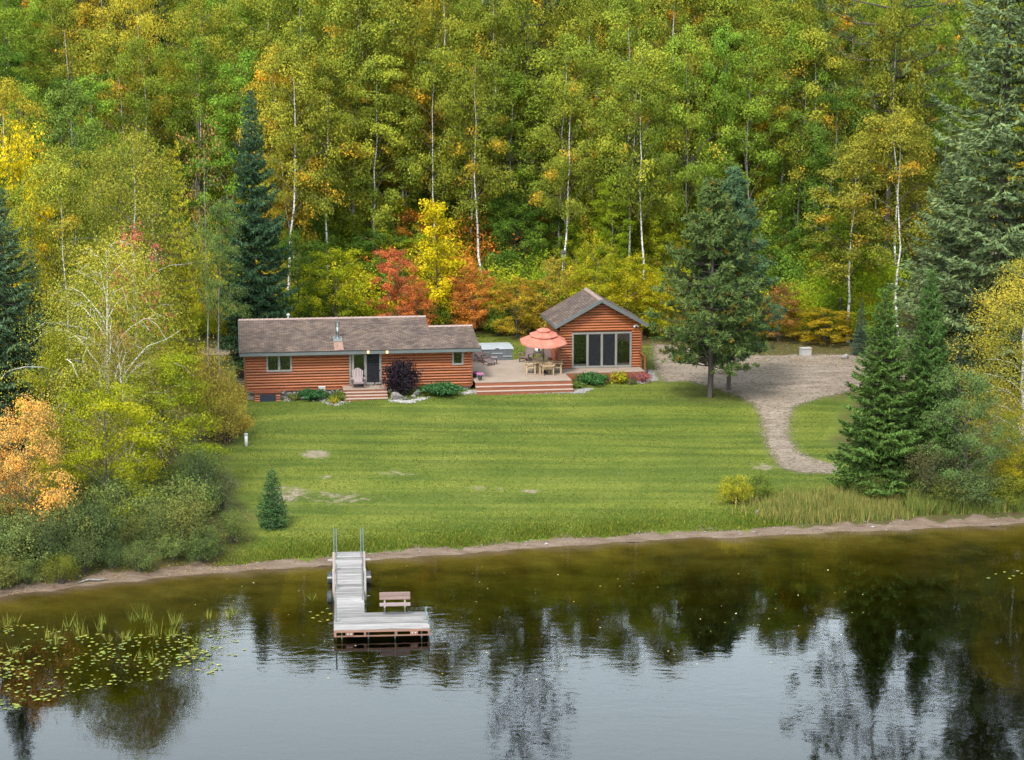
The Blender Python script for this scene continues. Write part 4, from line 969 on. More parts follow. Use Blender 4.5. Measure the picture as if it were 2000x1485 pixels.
one(MAPL[0], 'maple_tree', 205, 88.6, 745, 260, YGREEN, 'yellow green maple below the weeping birch')
one(MAPL[1], 'maple_tree', 318, 95, 690, 240, (.17,.20,.014), 'rounded yellow green maple behind the bank shrubs')
one(MAPL[0], 'maple_tree', 130, 95, 650, 170, (.19,.19,.016), 'yellow maple between the coral maple and weeping birch', rz=1.)
one(MAPL[1], 'maple_tree', 250, 103, 560, 230, (.15,.17,.015), 'yellow green maple filling in behind the weeping birch', rz=3.)
one(WISPY[0], 'sapling', 410, 107, 670, 110, (.22,.17,.035), 'thin golden sapling beside the cabin hatch', 'sapling', parts=('stems', 'foliage'))
one(WISPY[1], 'sapling', 452, 112.5, 705, 70, (.25,.19,.04), 'sparse yellow sapling against the cabin corner', 'sapling', parts=('stems', 'foliage'))
REDM = make_tree(340, 8, .3, 1.6, 14, 5, 800, .17, .1, .06, .6, slim, 'palebark', .3, .3, .2)
one(REDM, 'maple_tree', 292, 101, 430, 150, (.27,.075,.06), 'slender crimson maple showing through the weeping birch')
one(SPRUCE[1], 'larch_tree', 360, 117, 262, 95, (.27,.25,.014), 'narrow yellow larch beside the tall full birch')
BARE_T = make_tree(345, 12, .3, 2.6, 18, 7, 900, .15, .2, .10, .6, egg, 'palebark', .28, .3, .3)
one(BARE_T, 'ash_tree', 408, 129, 235, 120, (.27,.15,.05), 'nearly bare tree with pale branches and orange leaves')
one(ASPEN[1], 'aspen_tree', 430, 125, 392, 112, (.10,.145,.045), 'soft green aspen at the left corner of the long cabin')
one(NARROW[0], 'maple_tree', 852, 141, 390, 92, YELLOW, 'brilliant yellow maple behind the long cabin')
one(MAPLE[1], 'maple_tree', 655, 138, 488, 150, (.19,.21,.012), 'bright yellow green maple behind the cabin chimney')
one(MAPLE[2], 'maple_tree', 585, 139, 455, 130, (.075,.12,.018), 'green maple beside the bright yellow green maple')
one(ASPEN[2], 'maple_tree', 1185, 146, 345, 90, (.15,.20,.012), 'lime yellow maple in the dark gap behind the guest cabin')
LIMEM = make_tree(350, 8, .15, 2.6, 18, 8, 15000, .125, .1, .10, .5, egg, 'bark', .24, .45, .12, clump_pow=2.)
one(LIMEM, 'maple_tree', 1640, 138, 425, 150, (.115,.175,.012), 'vivid lime maple with layered boughs beside the driveway')
LPINE = make_pine(360, 13, 2.9, .15, 26, 7, 18, 23, .31, lambda t: (1 - t ** 1.6) * .98 * (.75 + .25 * min(1, t * 5)) + .06, .17, .02, 1., .05, .75)
_p = G(1381, 776)
one(LPINE, 'pine_tree', 1386, _p.y, 352, 215, (0.074,0.108,0.036), 'full green pine on the lawn with brown inner needles')
one(LPINE, 'pine_tree', 1424, _p.y + 2.2, 330, 170, (0.067,0.118,0.062), 'blue green pine close behind the lawn pine', rz=4.)
SPR_R = make_spruce(370, 10.5, 2.9, 3.2, .02, .26, .95, .3, .24, 9, .26, 1.15)
one(SPR_R, 'spruce_tree', 1718, 96.6, 552, 210, (0.056,0.096,0.025), 'broad green spruce at the right end of the lawn')
one(SPR_R, 'spruce_tree', 1806, 97.6, 516, 160, (0.049,0.090,0.025), 'taller narrow spruce touching the broad green spruce', rz=2.4)
one(SPRUCE[0], 'spruce_tree', 1868, 104, 610, 120, (.026,.050,.030), 'dark spruce between the twin spruces and golden birch')
one(SPRUCE[1], 'spruce_tree', 1680, 132, 578, 46, (.045,.075,.055), 'young blue spruce at the back of the driveway')
SHT = make_tree(380, 6, .05, 2.4, 28, 8, 22000, .085, .1, .08, .55, egg, 'bark', .19, .5, .12, clump_pow=1.7)
one(SHT, 'willow_tree', 1880, 95.6, 728, 205, (.090,.136,.046), 'grey green bushy willow between spruces and golden birch')
one(WISPY[2], 'shrub', 1815, 94.8, 855, 130, (.075,.075,.035), 'brownish wispy shrub at the foot of the twin spruces', 'shrub', parts=('stems', 'foliage'))
GOLDB = make_tree(303, 14, .14, 4., 36, 9, 42000, .105, .6, .16, .6, dome, 'birch', .22, .5, .2, clump_pow=1.2)
one(GOLDB, 'birch_tree', 1990, 102, 510, 300, (.26,.225,.034), 'golden yellow birch overhanging the right bank')
one(MAPL[0], 'maple_tree', 2010, 97, 790, 170, (.21,.19,.016), 'yellow bush below the golden birch on the right bank')
one(SOFT[0], 'spruce_tree', 1942, 121, -170, 400, (0.096,0.128,0.060), 'huge soft grey green spruce above the right bank')
one(SOFT[1], 'spruce_tree', 1850, 126, 290, 260, (0.093,0.125,0.060), 'soft grey green spruce left of the huge spruce')
one(SOFT[1], 'spruce_tree', 2040, 118, 60, 220, (0.090,0.122,0.060), 'grey green spruce cut off beside the huge spruce', rz=2.)
one(RPINE[0], 'pine_tree', 1728, 150, -230, 330, (.070,.095,.032), 'tall red pine with bare dark trunk above the driveway')
one(RPINE[1], 'pine_tree', 1025, 158, -290, 200, (.045,.066,.028), 'tall dark pine rising from the middle of the hillside')
one(RPINE[1], 'pine_tree', 222, 172, -190, 240, (.052,.066,.026), 'open red pine on the upper left hillside', rz=2.)
one(SPRUCE[0], 'spruce_tree', 318, 174, -110, 130, (.030,.052,.026), 'dark spruce beside the open red pine on the hillside')
one(SPRUCE[1], 'spruce_tree', 155, 152, 108, 46, (.040,.070,.045), 'narrow blue green spruce tip among the left birches')
one(BIRCH[1], 'birch_tree', 1755, 134, 208, 230, (.185,.175,.026), 'drooping golden green birch in front of the tall red pine')
one(BIRCH[4], 'birch_tree', 1655, 137, 265, 180, (.165,.165,.024), 'golden green birch beside the vivid lime maple', rz=2.)
one(NARROW[1], 'maple_tree', 1488, 172, 76, 62, (.42,.21,.03), 'small orange maple high on the right hillside')
one(NARROW[0], 'maple_tree', 1176, 200, 18, 60, (.40,.17,.03), 'small orange maple near the top of the hill')
one(MAPLE[2], 'maple_tree', 1550, 205, -15, 90, (.15,.075,.05), 'dull russet tree at the top of the right hillside')
# spruce on the shore
_q = G(533, 1030)
one(make_spruce(390, 3.2, .95, 3.4, .03, .14, .85, .18, .15, 9, .34, .95), 'young_spruce', 533, _q.y, 912, 66, (.042,.085,.034), 'young spruce standing alone at the shore end of lawn', 'spruce')

# ---- edge-of-forest birches whose white trunks show
TALLB = [make_tree(400 + i, 16, .46, 2.8, 26, 5, 21000, .13, .5, .125, .75, (slim, dome, slim, egg)[i], 'birch', .24, .45, .2, lean=(-.04, .05, .02, -.05)[i], bark_k=7, clump_pow=1.5, accent=.06) for i in range(4)]
for i, (px, Y, top, w) in enumerate(((560,144,73,182),(640,147,105,162),(697,152,-60,184),(740,151,-25,174),(800,154,-75,184),(870,157,-100,184),(945,148,105,162),(985,153,-60,174),(1045,158,-80,184),(1100,147,155,142),(1160,158,-50,184),(1262,146,125,142),(1215,154,-30,174),(1305,157,-80,184),(1370,160,-60,184),(1440,158,-30,184),(1520,156,-10,184),(1590,152,50,174),(600,156,-60,184),(520,158,-40,184))):
    one(TALLB[i % 4], 'birch_tree', px, Y, top, w, jit(OLIVE, R0, .16), 'tall olive birch with bare white trunk ' + ('behind the long cabin' if px < 720 else 'around the brilliant yellow maple' if px < 935 else 'behind the deck' if px < 1060 else 'behind the guest cabin' if px < 1290 else 'behind the lawn pine' if px < 1510 else 'behind the driveway'), group='white trunked birches along the forest edge')

# ---- the wooded hillside
taken = []
def free(x, y, d):
    for a, b in taken:
        if (a - x) ** 2 + (b - y) ** 2 < d * d: return False
    taken.append((x, y)); return True
KINDS = [('birch_tree', BIRCH, OLIVE, 'olive green birch', 'hillside birches'),
         ('aspen_tree', ASPEN, LIME, 'lime green aspen', 'hillside aspens'),
         ('maple_tree', ASPEN, GREEN, 'deep green leafy tree', 'hillside green trees'),
         ('birch_tree', BIRCH, GOLD, 'golden birch', 'hillside golden birches')]
MARKS = [('the open red pine', at(222, 172)), ('the tall dark pine', at(1025, 158)), ('the tall red pine', at(1728, 150)), ('the huge grey green spruce', at(1942, 135)), ('the dark spruce behind the cabin', at(500, 140)), ('the brilliant yellow maple', at(852, 146)), ('the lime yellow maple', at(1230, 150)), ('the small orange maple', at(1488, 172)), ('the bright yellow maple', at(45, 135))]
def near(x, y):
    m_ = min(MARKS, key=lambda q: abs(q[1].x / q[1].y - x / y) + .002 * abs(q[1].y - y))
    return ('low on the slope' if y < 166 else 'halfway up the slope' if y < 195 else 'high on the slope') + ' near ' + m_[0]
RF = random.Random(5); ntree = 0
Yr = 149.
while Yr < 240:
    half = .262 * Yr + 5; x = -half + RF.uniform(0, 3)
    while x < half:
        px = 1000 + F_PX * x / (Yr * CP + 12 * SP); y_ = Yr + RF.uniform(-2, 2)
        far = (Yr - 149) / 91
        if free(x, y_, 2.6):
            u = RF.random(); left = px < 620
            k = 1 if (u < .25 + .35 * far + (.15 if left else 0)) else (2 if u > .90 - .06 * far else (3 if u > .78 else 0))
            nm, pr, col, lab, grp = KINDS[k]; p = RF.choice(pr); hh = RF.uniform(.90, 1.18) * (1.30 - .16 * far) * (1.0 if k != 2 else .85)
            z = gz(x, y_)
            e_ = plant(p, nm, (x, y_, z - .1), RF.uniform(0, 6.28), hh, RF.uniform(1.0, 1.35), jit(col, RF, .2), lab + ' ' + near(x, y_), 'tree', grp + ' ' + near(x, y_), tilt=(RF.uniform(-.05, .05), RF.uniform(-.05, .05))); e_.scale.x *= RF.uniform(.8, 1.2); ntree += 1
        x += RF.uniform(3.9, 6.0) * (1 + .15 * far)
    Yr += RF.uniform(4.0, 5.2) * (1 + .35 * far)
# trees on both flanks of the clearing
for side, x0, x1, ya, yb in (('left', -64, -24, 100, 147), ('right', 33, 66, 112, 147)):
    for _ in range(120):
        x = RF.uniform(x0, x1); y_ = RF.uniform(ya, yb); px = 1000 + F_PX * x / (y_ * CP + 21 * SP)
        if px > 2150 or px < -160: continue
        if (side == 'right' and px < 2010) or (side == 'left' and px > 330): continue
        if side == 'left' and y_ < 112 and px > 40: continue
        if not free(x, y_, 4.2): continue
        k = RF.choice((0, 0, 1, 3)); nm, pr, col, lab, grp = KINDS[k]
        plant(RF.choice(pr), nm, (x, y_, gz(x, y_) - .1), RF.uniform(0, 6.28), RF.uniform(.8, 1.02), RF.uniform(.95, 1.2), jit(col, RF), ('olive green birch', 'lime green aspen', '', 'golden birch')[k] + ' standing beside the clearing on its ' + side + ' flank', 'tree', side + ' flank trees'); ntree += 1

# ---- understorey along the forest edge
UND = [('yellow', (.32,.275,.014)), ('yellow green', (.19,.215,.014)), ('green', (.085,.135,.02)), ('orange', (.38,.15,.025)), ('red', (.34,.085,.035)), ('gold', (.30,.20,.02))]
def zone(px): return 'left of the long cabin' if px < 470 else 'behind the long cabin' if px < 720 else 'around the brilliant yellow maple' if px < 935 else 'behind the deck' if px < 1060 else 'behind the guest cabin' if px < 1290 else 'behind the lawn pine' if px < 1510 else 'behind the driveway'
def und_col(px):
    u = R0.random()
    if px < 540: w = [1, 3, 4, 1, 0, 1]
    elif px < 700: w = [2, 4, 3, .6, 0, 1]
    elif px < 960: w = [1.5, 2.2, 2.2, 2.2, 1., 1]
    elif px < 1120: w = [2, 3, 2, 1.5, 0, 2]
    elif px < 1330: w = [5, 4, 1, .4, 0, 1.5]
    elif px < 1500: w = [1, 2, 3, 1, .3, 1]
    else: w = [3, 3, 2, .8, .3, 3]
    return R0.choices(UND, w)[0]
for row, (dy, hs0) in enumerate(((140.5, .75), (142.6, 1.0), (145., 1.35), (148, 1.6), (152, 1.75), (157, 1.8), (163, 1.8))):
    px = 395 + row * 13
    while px < 1720:
        Y = dy + R0.uniform(-1.2, 1.2) - (2.5 if px > 1480 else 0); n_, c = und_col(px)
        if row > 2 and R0.random() < .5: n_, c = R0.choice((UND[1], UND[2]))
        p = at(px, Y); s_ = hs0 * R0.uniform(.7, 1.25); pr = R0.choice(SHRUB if R0.random() < .75 else WISPY)
        plant(pr, 'shrub', (p.x, p.y, p.z - .08), rz(), s_, s_ * R0.uniform(.85, 1.2), jit(tuple(q * (1. if row < 2 else 1.35) for q in c), R0), n_ + ' understorey shrub at the forest edge ' + zone(px), 'shrub', n_ + ' shrubs ' + zone(px), parts=('stems', 'foliage'))  # rear rows get lighter leaf colour to make up for shade under the birches
        px += R0.uniform(44, 74)
for px, Y, top, w, c, lab in ((775,139.5,490,105,(.40,.105,.045),'red orange sumac left of the brilliant yellow maple'),(925,140,515,105,(.38,.135,.03),'rusty orange sumac right of the brilliant yellow maple'),(815,137.5,550,80,(.40,.12,.035),'low coral sumac in front of the brilliant yellow maple'),(1090,139,505,120,(.29,.21,.03),'pale gold bush at the left of the guest cabin roof'),(1010,138.5,540,120,(.30,.20,.02),'orange gold bush behind the hot tub'),(1225,139,500,140,(.28,.25,.012),'bright yellow bush right of the guest cabin roof'),(1300,138.5,520,120,(.27,.25,.012),'yellow bush between guest cabin and lawn pine'),(1610,136,600,120,(.31,.215,.016),'golden bush at the back of the driveway'),(1520,137,560,110,(.20,.10,.03),'russet bush behind the lawn pine'),(1160,138,470,120,(.24,.23,.014),'tall yellow bush directly behind the guest cabin')):
    one(R0.choice(MAPLE), 'bush', px, Y, top, w, c, lab, 'bush')

for i in range(84):
    px = R0.uniform(480, 1720); Y = R0.uniform(145, 170); p = at(px, Y); n_, c = R0.choices((UND[1], UND[2], UND[0], UND[3]), (4, 5, 1.5, .6))[0]
    plant(R0.choice(MAPLE), 'young_maple', (p.x, p.y, p.z - .08), rz(), R0.uniform(.65, 1.05), R0.uniform(.75, 1.15), jit(c, R0), n_ + ' young maple under the birches ' + zone(px), 'tree', n_ + ' young maples ' + zone(px))
# ---- shrubs on the left bank and right bank
for row, (s0, hs0) in enumerate(((1.5, .5), (3.0, .8), (5.0, .95), (7.5, .95))):
    px = -90 + row * 17
    while px < 425 - row * 18:
        c0 = at(px, 84); Y = float(shore_y(c0.x)) + s0 + R0.uniform(-.6, .6); p = at(px, Y); s_ = hs0 * R0.uniform(.75, 1.2)
        col, n_ = R0.choice(((GREY, 'grey green'), (GREY, 'grey green'), ((.115,.135,.040), 'dull green'), ((.075,.10,.04), 'dark green'))) if row or R0.random() < .5 else ((.15,.165,.028), 'yellow green')
        plant(R0.choice(SHRUB + WISPY + WISPY), 'shrub', (p.x, p.y, p.z - .05), rz(), s_, s_ * R0.uniform(.85, 1.15), jit(col, R0), n_ + ' shrub on the left bank above the beach', 'shrub', n_ + ' left bank shrubs', parts=('stems', 'foliage'))
        px += R0.uniform(42, 66)
for px, py, top, w, col, lab in ((385,1010,850,110,(.06,.085,.035),'tall grey green shrub beside the young spruce'),(430,1000,895,80,(.085,.095,.045),'pale wispy shrub left of the young spruce'),(455,1060,985,80,(.08,.105,.03),'light green shrub at the foot of the young spruce'),(440,865,760,110,(.20,.16,.03),'golden shrub at the lawn corner near the cabin'),(470,850,800,50,(.26,.15,.03),'small amber shrub near the white pipe')):
    p = G(px, py); one(R0.choice(WISPY), 'shrub', px, p.y, top, w, tuple(1.25*c for c in col), lab, 'shrub', parts=('stems', 'foliage'))
for px, py, top, w, col, lab in ((1437,984,924,78,(.24,.23,.022),'bright yellow green bush standing alone on the lower lawn'),(1483,976,916,58,(.115,.15,.03),'green bush touching the bright yellow green bush')):
    p = G(px, py); one(SHRUB[1], 'bush', px, p.y, top, w, col, lab, 'bush', parts=('stems', 'foliage'))
for px, py, w, col in ((1700,975,70,(.09,.11,.03)),(1760,965,90,(.075,.105,.03)),(1840,985,90,(.10,.12,.03)),(1905,990,100,(.075,.10,.04)),(1960,985,90,(.12,.13,.02)),(2010,975,90,(.16,.15,.02)),(1690,955,60,(.14,.12,.04)),(1985,935,90,(.19,.15,.03))):
    p = G(px, py); s_ = w / 42. * 1.2 / 3.4
    plant(R0.choice(SHRUB), 'shrub', (p.x, p.y, p.z - .05), rz(), s_ * .75, s_, col, 'low green shrub among the reeds on the right bank', 'shrub', 'right bank shrubs', parts=('stems', 'foliage'))

# ------------------------------------------------------------------ garden beds by the cabins
def garden(proto, name, px, py, hpx, wpx, col, label, cat, parts=('stems', 'foliage'), **k):
    p = G(px, py); s = F_PX / (p.y * CP + (CAM_H - p.z) * SP)
    return plant(proto, name, (p.x, p.y, p.z - .03), rz(), hpx / s / proto[2], wpx / s / 2 / proto[3], col, label, cat, parts=parts, **k)
def make_juniper(seed, H, R, n=4200):
    r = np.random.RandomState(seed); P, D, paths = [], [], []
    for i in range(46):
        az = i * 2.399; L_ = R * r.uniform(.45, 1.05); d = np.array([math.cos(az), math.sin(az)]); top = H * r.uniform(.45, 1.) * (1.15 - .55 * L_ / R)
        m = n // 46; s = r.uniform(.1, 1, m); w = r.normal(0, .10, m) * (.4 + s); zz = top * np.sin(s * 1.9) + r.normal(0, .05, m)
        P.append(np.column_stack([d[0] * s * L_ - d[1] * w, d[1] * s * L_ + d[0] * w, np.abs(zz)])); D.append(np.column_stack([np.full(m, d[0]), np.full(m, d[1]), .5 - s * .4]) + r.normal(0, .35, (m, 3)))
        paths.append(([(0, 0, 0), (d[0] * L_ * .5, d[1] * L_ * .5, top * .7), (d[0] * L_ * .9, d[1] * L_ * .9, top * .9)], [.02, .012, .005]))
    P, D = np.concatenate(P), np.concatenate(D); V = leaf_quads(P, .15, r, .6, .35, D); v = 1 + r.normal(0, .22, len(P)) + (P[:, 2] / H - .5) * .2
    return tubes_mesh('stems', paths, M['bark'], 4), np_mesh('foliage', V, 4, np.clip(np.stack([v, v, v], -1), .2, 2), M['needle']), H, R
JUN = [make_juniper(i, .7, 1.3) for i in range(2)]
JG = (.034,.088,.034)
garden(JUN[0], 'juniper', 613, 781, 26, 70, JG, 'spreading green juniper between hatch and front porch', 'juniper')
garden(JUN[1], 'juniper', 862, 773, 27, 98, JG, 'wide green juniper under the small cabin window', 'juniper')
garden(JUN[0], 'juniper', 1155, 750, 25, 84, (.036,.095,.030), 'dense green juniper hedge before the guest cabin walkway', 'juniper')
NINE = make_shrub(501, 2.1, 1.05, 26, 5200, .12, sig=.30, vary=.5, hue=.1)
garden(NINE, 'ninebark_shrub', 784, 772, 76, 70, (.021,.016,.024), 'dark purple leaved shrub beside the front porch', 'shrub')
TUFT = make_shrub(502, .6, .4, 14, 500, .10, sig=.34)
FLOW = make_shrub(503, .5, .4, 14, 500, .07, sig=.34)
for px, py, h, w, c, lab in ((661,784,26,24,(.10,.13,.03),'pale green hosta beside the porch steps'),(652,789,16,18,(.24,.20,.02),'yellow lily leaves beside the porch steps'),(576,781,15,26,(.12,.13,.03),'yellowish grass clump beside the hatch'),(1211,748,27,36,(.24,.22,.016),'yellow leaved shrub before the guest cabin walkway'),(830,766,10,24,(.16,.17,.02),'yellow green perennials behind the wide juniper'),(1128,757,14,30,(.08,.12,.03),'small green perennials at the deck corner'),(1234,751,14,20,(.10,.10,.05),'grey green perennial between yellow shrub and pink sedum')):
    garden(TUFT, 'perennial', px, py, h, w, c, lab, 'plant')
garden(FLOW, 'sedum', 1256, 747, 24, 32, (.27,.085,.10), 'pink flowering sedum at the end of the walkway', 'flowers')
garden(FLOW, 'sedum', 1236, 746, 18, 16, (.22,.09,.10), 'smaller dusty pink sedum beside the yellow shrub', 'flowers')
for i, (px, py, w, lab) in enumerate(((776,779,24,'grey boulder below the dark purple shrub'),(793,781,11,'small stone beside the grey boulder'),(806,777,12,'tan stone right of the grey boulder'),(813,772,18,'brown stone at the end of the wide juniper'),(563,770,17,'dark round stone beside the hatch'),(585,772,12,'tan stone left of the spreading juniper'),(1479,1003,12,'pale rock in the long grass near shore'),(1650,702,16,'grey rock at the back edge of the driveway'),(1692,945,15,'grey rock under the broad green spruce'))):
    p = G(px, py); s = F_PX / (p.y * CP + (CAM_H - p.z) * SP); w_ = w / s / 2
    o = put('boulder', (PALE if i in (6,) else ROCKS)[i % 4], None, None, (p.x, p.y, p.z + w_ * .35), (.2 * i, .3, i * 1.3), label=lab, cat='rock'); o.scale = (w_, w_ * .8, w_ * .65)
# gravel edging: loose pale stones
def scatter_stones(name, pts, n, w, size, label, seed):
    r = np.random.RandomState(seed); ico = np.array([[1,0,0],[-1,0,0],[0,1,0],[0,-1,0],[0,0,1],[0,0,-1]], float); F = np.array([[0,2,4],[2,1,4],[1,3,4],[3,0,4],[2,0,5],[1,2,5],[3,1,5],[0,3,5]])
    Wp = [G(a, b) for a, b in pts]; out = []
    for i in range(n):
        k = r.randint(len(Wp) - 1); u = r.rand(); x = Wp[k].x * (1 - u) + Wp[k+1].x * u + r.normal(0, w); y = Wp[k].y * (1 - u) + Wp[k+1].y * u + r.normal(0, w)
        s = size * r.uniform(.5, 1.4); a = r.rand() * 6.28; q = ico * s * r.uniform(.7, 1.2, (1, 3)) * np.array([1, 1, .6]); q = np.column_stack([q[:, 0] * math.cos(a) - q[:, 1] * math.sin(a), q[:, 0] * math.sin(a) + q[:, 1] * math.cos(a), q[:, 2]]) + np.array([x, y, gz(x, y) + s * .2])
        out.append(q[F])
    V = np.concatenate(out); me = np_mesh(name, V, 3, None, M['gravelstone']); return put(name, me, kind='stuff', label=label, cat='gravel')
scatter_stones('gravel_edging', [(922,768),(1000,768),(1125,767),(1150,760)], 1500, .16, .055, 'pale gravel strip along the deck steps', 1)
scatter_stones('gravel_edging', [(768,783),(800,786),(828,778)], 500, .15, .06, 'pale gravel around the boulders below the dark shrub', 2)
scatter_stones('gravel_edging', [(1248,748),(1278,742),(1266,722)], 600, .16, .06, 'pale gravel at the end of the guest cabin walkway', 3)
scatter_stones('gravel_edging', [(556,782),(600,776),(655,790),(668,784)], 500, .22, .05, 'pale gravel in the bed left of the porch', 4)
scatter_stones('gravel_edging', [(905,770),(925,764)], 200, .12, .06, 'pale gravel at the cabin corner by the deck', 5)
# small garden objects
p = G(766, 770); b_ = empty('gazing_ball', p, label='pale blue glass ball on stand beside the porch', cat='ornament')
MB().lathe([(.09,0),(.05,.06),(.05,.28),(.09,.32)], 12).build('stand', M['black'], b_)
MB().lathe([(.03,.30),(.11,.35),(.155,.46),(.11,.57),(.03,.61)], 16).build('ball', mk('blue_glass', (.55,.65,.75), rough=.1, spec=.6), b_, smooth=True)
p = G(629, 776); b_ = empty('vent_cover', p, PHI, label='small white box vent behind the spreading juniper', cat='vent')
MB().box(-.19, .19, -.1, .1, -.05, .62).build('housing', M['white'], b_); MB().box(-.21, .21, -.13, .12, .62, .66).build('lid', M['white'], b_)
p = G(481, 872); b_ = empty('well_pipe', p, label='short white capped pipe at the left edge of lawn', cat='pipe')
MB().lathe([(.09,-.1),(.09,.62)], 14).build('pipe', M['white'], b_, smooth=True); MB().lathe([(.11,.62),(.11,.68),(.06,.72)], 14).build('cap', M['lidgrey'], b_)
p = G(1573, 694); b_ = empty('utility_box', p, .25, label='pale square utility box behind the gravel driveway', cat='box')
MB().box(-.33, .33, -.25, .25, -.05, .46).build('housing', M['utility'], b_); MB().box(-.36, .36, -.28, .28, .46, .52).build('lid', M['utility'], b_)
# bird house on a birch
p = at(1100, 145.6); zb_ = PY(1100, 505, 145.6).z
bh = empty('bird_house', (p.x, p.y, zb_), 0, label='grey wooden bird house fixed to a birch trunk', cat='bird house')
MB().box(-.16, .16, -.14, .14, 0, .42).build('box', mk('grey_board', (.22,.20,.18), (.30,.28,.25), 4), bh); MB().add([(-.22,-.2,.40),(.22,-.2,.40),(.22,.2,.52),(-.22,.2,.52),(-.22,-.2,.44),(.22,-.2,.44),(.22,.2,.56),(-.22,.2,.56)], [(0,3,2,1),(4,5,6,7),(0,1,5,4),(1,2,6,5),(2,3,7,6),(3,0,4,7)]).build('roof', M['bark'], bh)
MB().tube([(0,-.15,.27),(0,-.135,.27)], .04, 10).build('entrance', M['black'], bh); MB().tube([(0,.02,zb_*0-zb_+p.z-.1),(0,.0,.0)], .05, 8).build('pole', M['bark'], bh)
# firewood at the cabin corner
p = G(470, 757); fw = empty('firewood_stack', (p.x, p.y, p.z), PHI + 1.57, label='stacked firewood under a dark cover at the cabin corner', cat='firewood')
rr = random.Random(3)
for i in range(5):
    for j in range(8):
        MB().tube([(j * .17 + (.08 if i % 2 else 0) - .2, -.22, .1 + i * .145), (j * .17 + (.08 if i % 2 else 0) - .2, .22, .1 + i * .145)], rr.uniform(.06, .085), 7).build('split_log', M['bark'] if rr.random() < .5 else M['palebark'], fw)
MB().add([(-.4,-.35,.80),(1.4,-.35,.80),(1.4,.3,.95),(-.4,.3,.95),(-.4,-.35,.76),(1.4,-.35,.76),(1.4,.3,.91),(-.4,.3,.91)], [(0,1,2,3),(7,6,5,4),(0,4,5,1),(1,5,6,2),(2,6,7,3),(3,7,4,0)]).build('cover', M['black'], fw)

# ------------------------------------------------------------------ furniture
def adirondack(loc, rzv, label, pale=True, wood=None, back=.95, lean=.32, low=.34, upright=False):
    """seat faces local -y"""
    a = wood or ('mauve_pale' if pale else 'mauve'); b = wood or 'mauve'
    e = empty('adirondack_chair', loc, rzv, label=label, cat='chair')
    for i in range(7):
        x = -.27 + i * .09; hgt_ = back - .035 * abs(i - 3) ** 1.5; sp = 1 + .12 * (1)
        MB().bar((x * .86, .12, low - .04), (x * 1.12, .12 + hgt_ * lean, low - .04 + hgt_ * .86), .078, .02, (0, -1, .3)).build('back_slat', M[a], e)
    for i in range(5): 
        y = -.38 + i * .105; MB().box(-.28, .28, y, y + .095, low - .02 + (.0 - y) * .16 - .03, low + (.0 - y) * .16 - .03).build('seat_slat', M[a], e)
    for s in (-1, 1):
        MB().box(s * .38 - .065, s * .38 + .065, -.46, .22, low + .20, low + .225).build('armrest', M[a], e)
        MB().box(s * .34 - .02, s * .34 + .02, -.42, -.32, 0, low + .20).build('leg', M[b], e)
        if upright:
            MB().box(s * .34 - .02, s * .34 + .02, .10, .19, 0, low + .20).build('leg', M[b], e)
            MB().box(s * .30 - .015, s * .30 + .015, -.40, .16, low - .10, low - .03).build('side_rail', M[b], e)
        else: MB().bar((s * .30, -.40, low - .02), (s * .30, .46, .03), .03, .11).build('side_rail', M[b], e)
        if not upright: MB().bar((s * .34, .18, low + .19), (s * .30, .30, .12), .03, .07).build('arm_support', M[b], e)
    MB().box(-.36, .36, .235, .265, low + .14, low + .21).build('back_brace', M[b], e)
    MB().box(-.30, .30, -.435, -.41, low - .06, low + .03).build('front_apron', M[a], e)
    return e
def on_deck(px, py): 
    return PZ(px, py, ZD)
pc = PZ(699.5, 756.3, fc.o.z + zp)
adirondack(pc, PHI + .03, 'pale mauve slatted chair facing the lake on the front porch', True)
adirondack(on_deck(940, 707.5), PHI + .65, 'mauve slatted lounge chair on the deck beside hot tub', False, back=1.0)
fo = empty('footstool', on_deck(955, 713.5), PHI + .65, label='mauve slatted footstool before the deck lounge chair', cat='footstool')
for i in range(5): MB().box(-.27, .27, -.28 + i * .11, -.18 + i * .11, .20 + i * .04, .222 + i * .04).build('slat', M['mauve_pale'], fo)
for s in (-1, 1):
    MB().bar((s * .25, -.28, .17), (s * .25, .28, .36), .03, .07).build('rail', M['mauve'], fo)
    for y, z in ((-.22, .18), (.2, .34)): MB().box(s * .28 - .02, s * .28 + .02, y - .03, y + .03, 0, z).build('leg', M['mauve'], fo)
st_ = empty('side_table', on_deck(965, 711.5), PHI, label='small mauve side table beside the deck lounge chair', cat='table')
for i in range(4): MB().box(-.2, .2, -.2 + i * .1, -.11 + i * .1, .44, .46).build('slat', M['mauve_pale'], st_)
for x in (-.16, .16):
    for y in (-.16, .16): MB().box(x - .02, x + .02, y - .02, y + .02, 0, .44).build('leg', M['mauve'], st_)
adirondack(on_deck(1030, 706.5), PHI - .75, 'mauve slatted chair on the deck left of the parasol pole', False, back=1.05)
adirondack(on_deck(1071, 705), PHI + .05, 'mauve slatted chair behind the dining table under the parasol', False, back=1.05)
# pillow on a chair behind the table
cp = empty('cushion', on_deck(1051.5, 707.), PHI, label='white cushion with black pattern on a low stool behind table', cat='cushion')
MB().lathe([(.02,.62),(.2,.66),(.25,.8),(.22,.95),(.06,1.02)], 12).build('cover', M['white'], cp, smooth=True); MB().box(-.06, .05, -.26, -.24, .72, .92).build('pattern', M['black'], cp)
MB().box(-.25, .25, -.2, .2, .55, .62).build('stool_top', M['mauve'], cp)
for x in (-.2, .2):
    for y in (-.15, .15): MB().box(x - .02, x + .02, y - .02, y + .02, 0, .55).build('leg', M['mauve'], cp)
